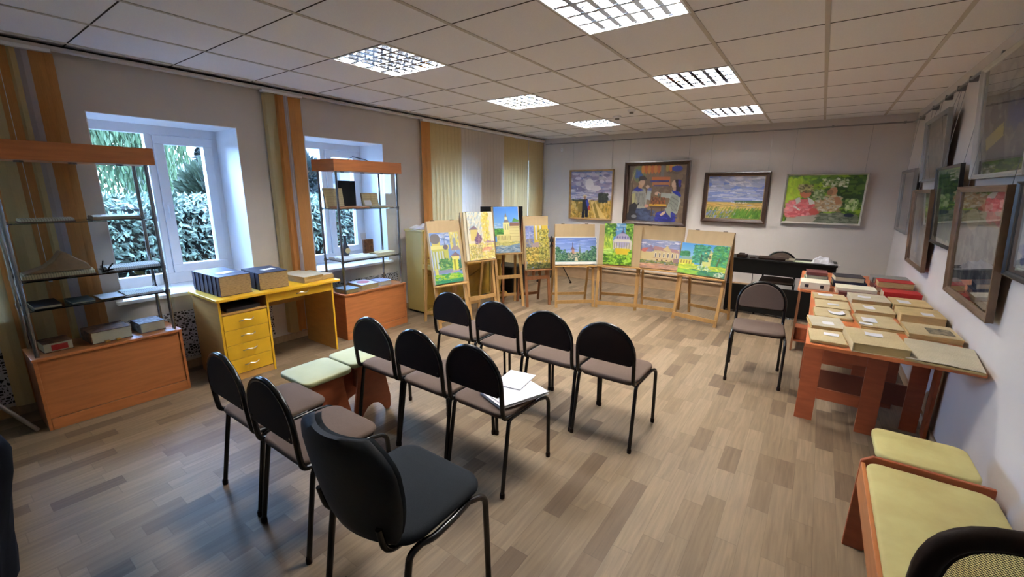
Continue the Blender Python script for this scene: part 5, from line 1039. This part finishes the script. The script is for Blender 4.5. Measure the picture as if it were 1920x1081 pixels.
def put_painting(label, P, loc, rot, W, H, name='painting', t_=.014, edge=None, group='unframed paintings on the easels', mt=None):
    t = thing(name, label, 'painting', loc, 0, group); t.rotation_euler = rot
    MB().box(-W / 2, W / 2, 0, t_, 0, H).build('canvas_stretcher', edge or m_cream, t)
    canvas(P, -W / 2 + .001, W / 2 - .001, .001, H - .001, -.001, 'painted_surface', t, mt or m_oil, GAIN); return t
AZ = [('painting of a yellow church with grey dome and a green lawn', art1, 0, -.218, .171, .524, 1.12), ('pale painting of golden towers and mauve domes', art2, 1, -.163, .212, .745, 1.335), ('painting of a cream bell tower against deep blue sky', art3, 2, -.183, .182, .764, 1.395),
 ('painting of yellow columns behind autumn foliage', art4, 3, -.176, .189, .532, 1.127), ('wide painting of a red domed monastery among dark trees, white border', art5, 4, -.285, .30, .602, .985), ('painting of a white domed rotunda in bright green garden', art6, 5, -.206, .172, .615, 1.172),
 ('painting of an old cream mansion with arched windows', art7, 6, -.254, .246, .599, .977), ('painting of a yellow cottage and tower under big green trees', art8, 7, -.312, .271, .597, .985)]
for lb_, fn, i, u0, u1, s0, s1 in AZ:
    loc, rot, W, H = on_easel(i, u0, u1, s0, s1, off=.014 if i not in (1,) else .036); put_painting(lb_, fn(), loc, rot, W, H, mt=m_oil if i != 4 else m_aq)
for k, (lb_, du) in enumerate((('plain board directly behind the pale golden painting', .0), ('plain board hindmost of those stacked on the second easel', -.03))):
    loc, rot, W, H = on_easel(1, -.20 + du, .19 + du, .745, 1.335, off=.0215 - .0135 * k); t = thing('blank_canvas', lb_, 'canvas', loc, 0, 'plain boards on the second easel'); t.rotation_euler = rot; MB().box(-W / 2, W / 2, 0, .010, 0, H).build('board', m_board if k else m_cream, t)
t = thing('presentation_board', 'large black board standing behind the third easel', 'board', (-.5368, 2.8497, 0), .992); MB().box(-.319, .312, 0, .014, .725, 1.368).build('board', m_blk, t, bevel=.002)
for q in (.02, .295): MB().box(q, q + .025, .015, .035, 0, 1.3).build('support_leg', m_blk, t)

# ---- framed pictures
def framed(label, P, loc, rot, W, H, fw, fd, fmat, cords=None, pane=False, inner=None, name='framed_painting', group=None, rail_dx=None):
    t = thing(name, label, 'painting', loc, 0, group); t.rotation_euler = rot; w = W / 2; b = MB()
    prof = [(0, 0), (0, -fd), (fw * .25, -fd * 1.05), (fw * .6, -fd * .7), (fw * .9, -fd * .55), (fw, -fd * .4), (fw, 0)]
    rings = [[(-w + a, d, a), (w - a, d, a), (w - a, d, H - a), (-w + a, d, H - a)] for a, d in prof]; vs = [v for r_ in rings for v in r_]; fs = []
    for i in range(len(prof)):
        j = (i + 1) % len(prof)
        for k in range(4): fs.append((i * 4 + k, i * 4 + (k + 1) % 4, j * 4 + (k + 1) % 4, j * 4 + k))
    b.add(vs, fs).build('frame', fmat, t)
    MB().box(-w + .004, w - .004, -.006, 0, .004, H - .004).build('backing', m_pined, t)
    if inner:
        b = MB()
        for a in ((-w + fw, w - fw, fw, fw + .008), (-w + fw, w - fw, H - fw - .008, H - fw), (-w + fw, -w + fw + .008, fw, H - fw), (w - fw - .008, w - fw, fw, H - fw)): b.box(a[0], a[1], -fd * .5, -.006, a[2], a[3])
        b.build('inner_fillet', inner, t)
    canvas(P, -w + fw - .002, w - fw + .002, fw - .002, H - fw + .002, -.0075, 'painted_surface', t, m_oil if not pane else m_aq, GAIN)
    if pane: MB().add([(-w + fw, -.012, fw), (w - fw, -.012, fw), (w - fw, -.012, H - fw), (-w + fw, -.012, H - fw)], [(0, 1, 2, 3)]).build('glass_pane', m_pane, t)
    if cords:
        for cx, ln, dy in cords: MB().tube([(cx, .004, H * .86), (cx, .004, H), (cx, max(dy, .0), H + ln)], .0016, 5).build('hanging_cord', m_steel, t)
    return t
def backpic(lb_, P, x0, x1, z0, z1, fw, fd, fm, inner=None, tilt=.03, cx=None):
    W = x1 - x0; H = z1 - z0; cs = [(c - (x0 + x1) / 2, 2.425 - z1, (2.425 - z0) * math.sin(tilt) - .03) for c in (cx or (x0 + .05, x1 - .05))]
    framed(lb_, P, ((x0 + x1) / 2, 5.14, z0), (tilt, 0, 0), W, H, fw, fd, fm, cs, inner=inner, group='paintings on the back wall')
backpic('back wall painting of a man walking a field path under clouds', artb1(), -.683, .158, 1.09, 1.96, .028, .035, m_gframe)
backpic('large back wall painting of a man and woman playing a board game', artb2(), .36, 1.404, 1.053, 2.068, .062, .045, m_bframe)
backpic('back wall painting of a grain field under a cloudy blue sky', artb3(), 1.62, 2.485, 1.15, 1.883, .055, .045, m_bframe, inner=m_gframe)
backpic('back wall painting of two children with wreaths, one in pink', artb4(), 2.672, 3.56, 1.18, 1.845, .022, .035, m_wframe)
def rightpic(lb_, key, ya, yb, z0, z1, fw, fd, fm, tilt):      # ya = far edge, yb = near edge
    W = ya - yb; H = (z1 - z0) / math.cos(tilt); lean = H * math.sin(tilt)
    cs = [(s * (W / 2 - .08), (2.39 - z1), ((H + 2.39 - z1) * math.sin(tilt) - .012) / math.cos(tilt)) for s in (-1, 1)]
    framed(lb_, RW[key](), (3.885, (ya + yb) / 2, z0), (tilt, 0, -PI / 2), W, H, fw, fd, fm, cs, pane=True, name='framed_print', group='glazed pictures on the right wall')
rightpic('largest brown framed glazed picture with a pink flower, lower row of the right wall', 'r5', 1.931, .987, .964, 1.637, .035, .03, m_brframe, .065)
rightpic('green glazed picture in a black frame, right wall', 'r4', 2.773, 2.009, 1.213, 1.79, .022, .022, m_kframe, .08)
rightpic('brown framed glazed picture of pale figures at far end of the lower row', 'r3', 3.609, 2.76, .952, 1.629, .032, .028, m_brframe, .07)
rightpic('grey framed glazed picture hanging high near the far end of the right wall', 'r2', 3.728, 2.782, 1.70, 2.248, .026, .03, m_grframe, .08)
rightpic('grey framed glazed picture nearest the far corner of the right wall', 'r1', 4.74, 3.858, 1.18, 1.842, .03, .03, m_grframe, .05)
rightpic('large silver framed glazed picture high at the top right of the photo', 'r6', 1.936, 1.02, 1.683, 2.335, .026, .03, m_wframe, .09)
rightpic('dark framed glazed picture cut by the right edge of the photo', 'r7', .967, .25, 1.216, 1.65, .022, .025, m_kframe, .06)
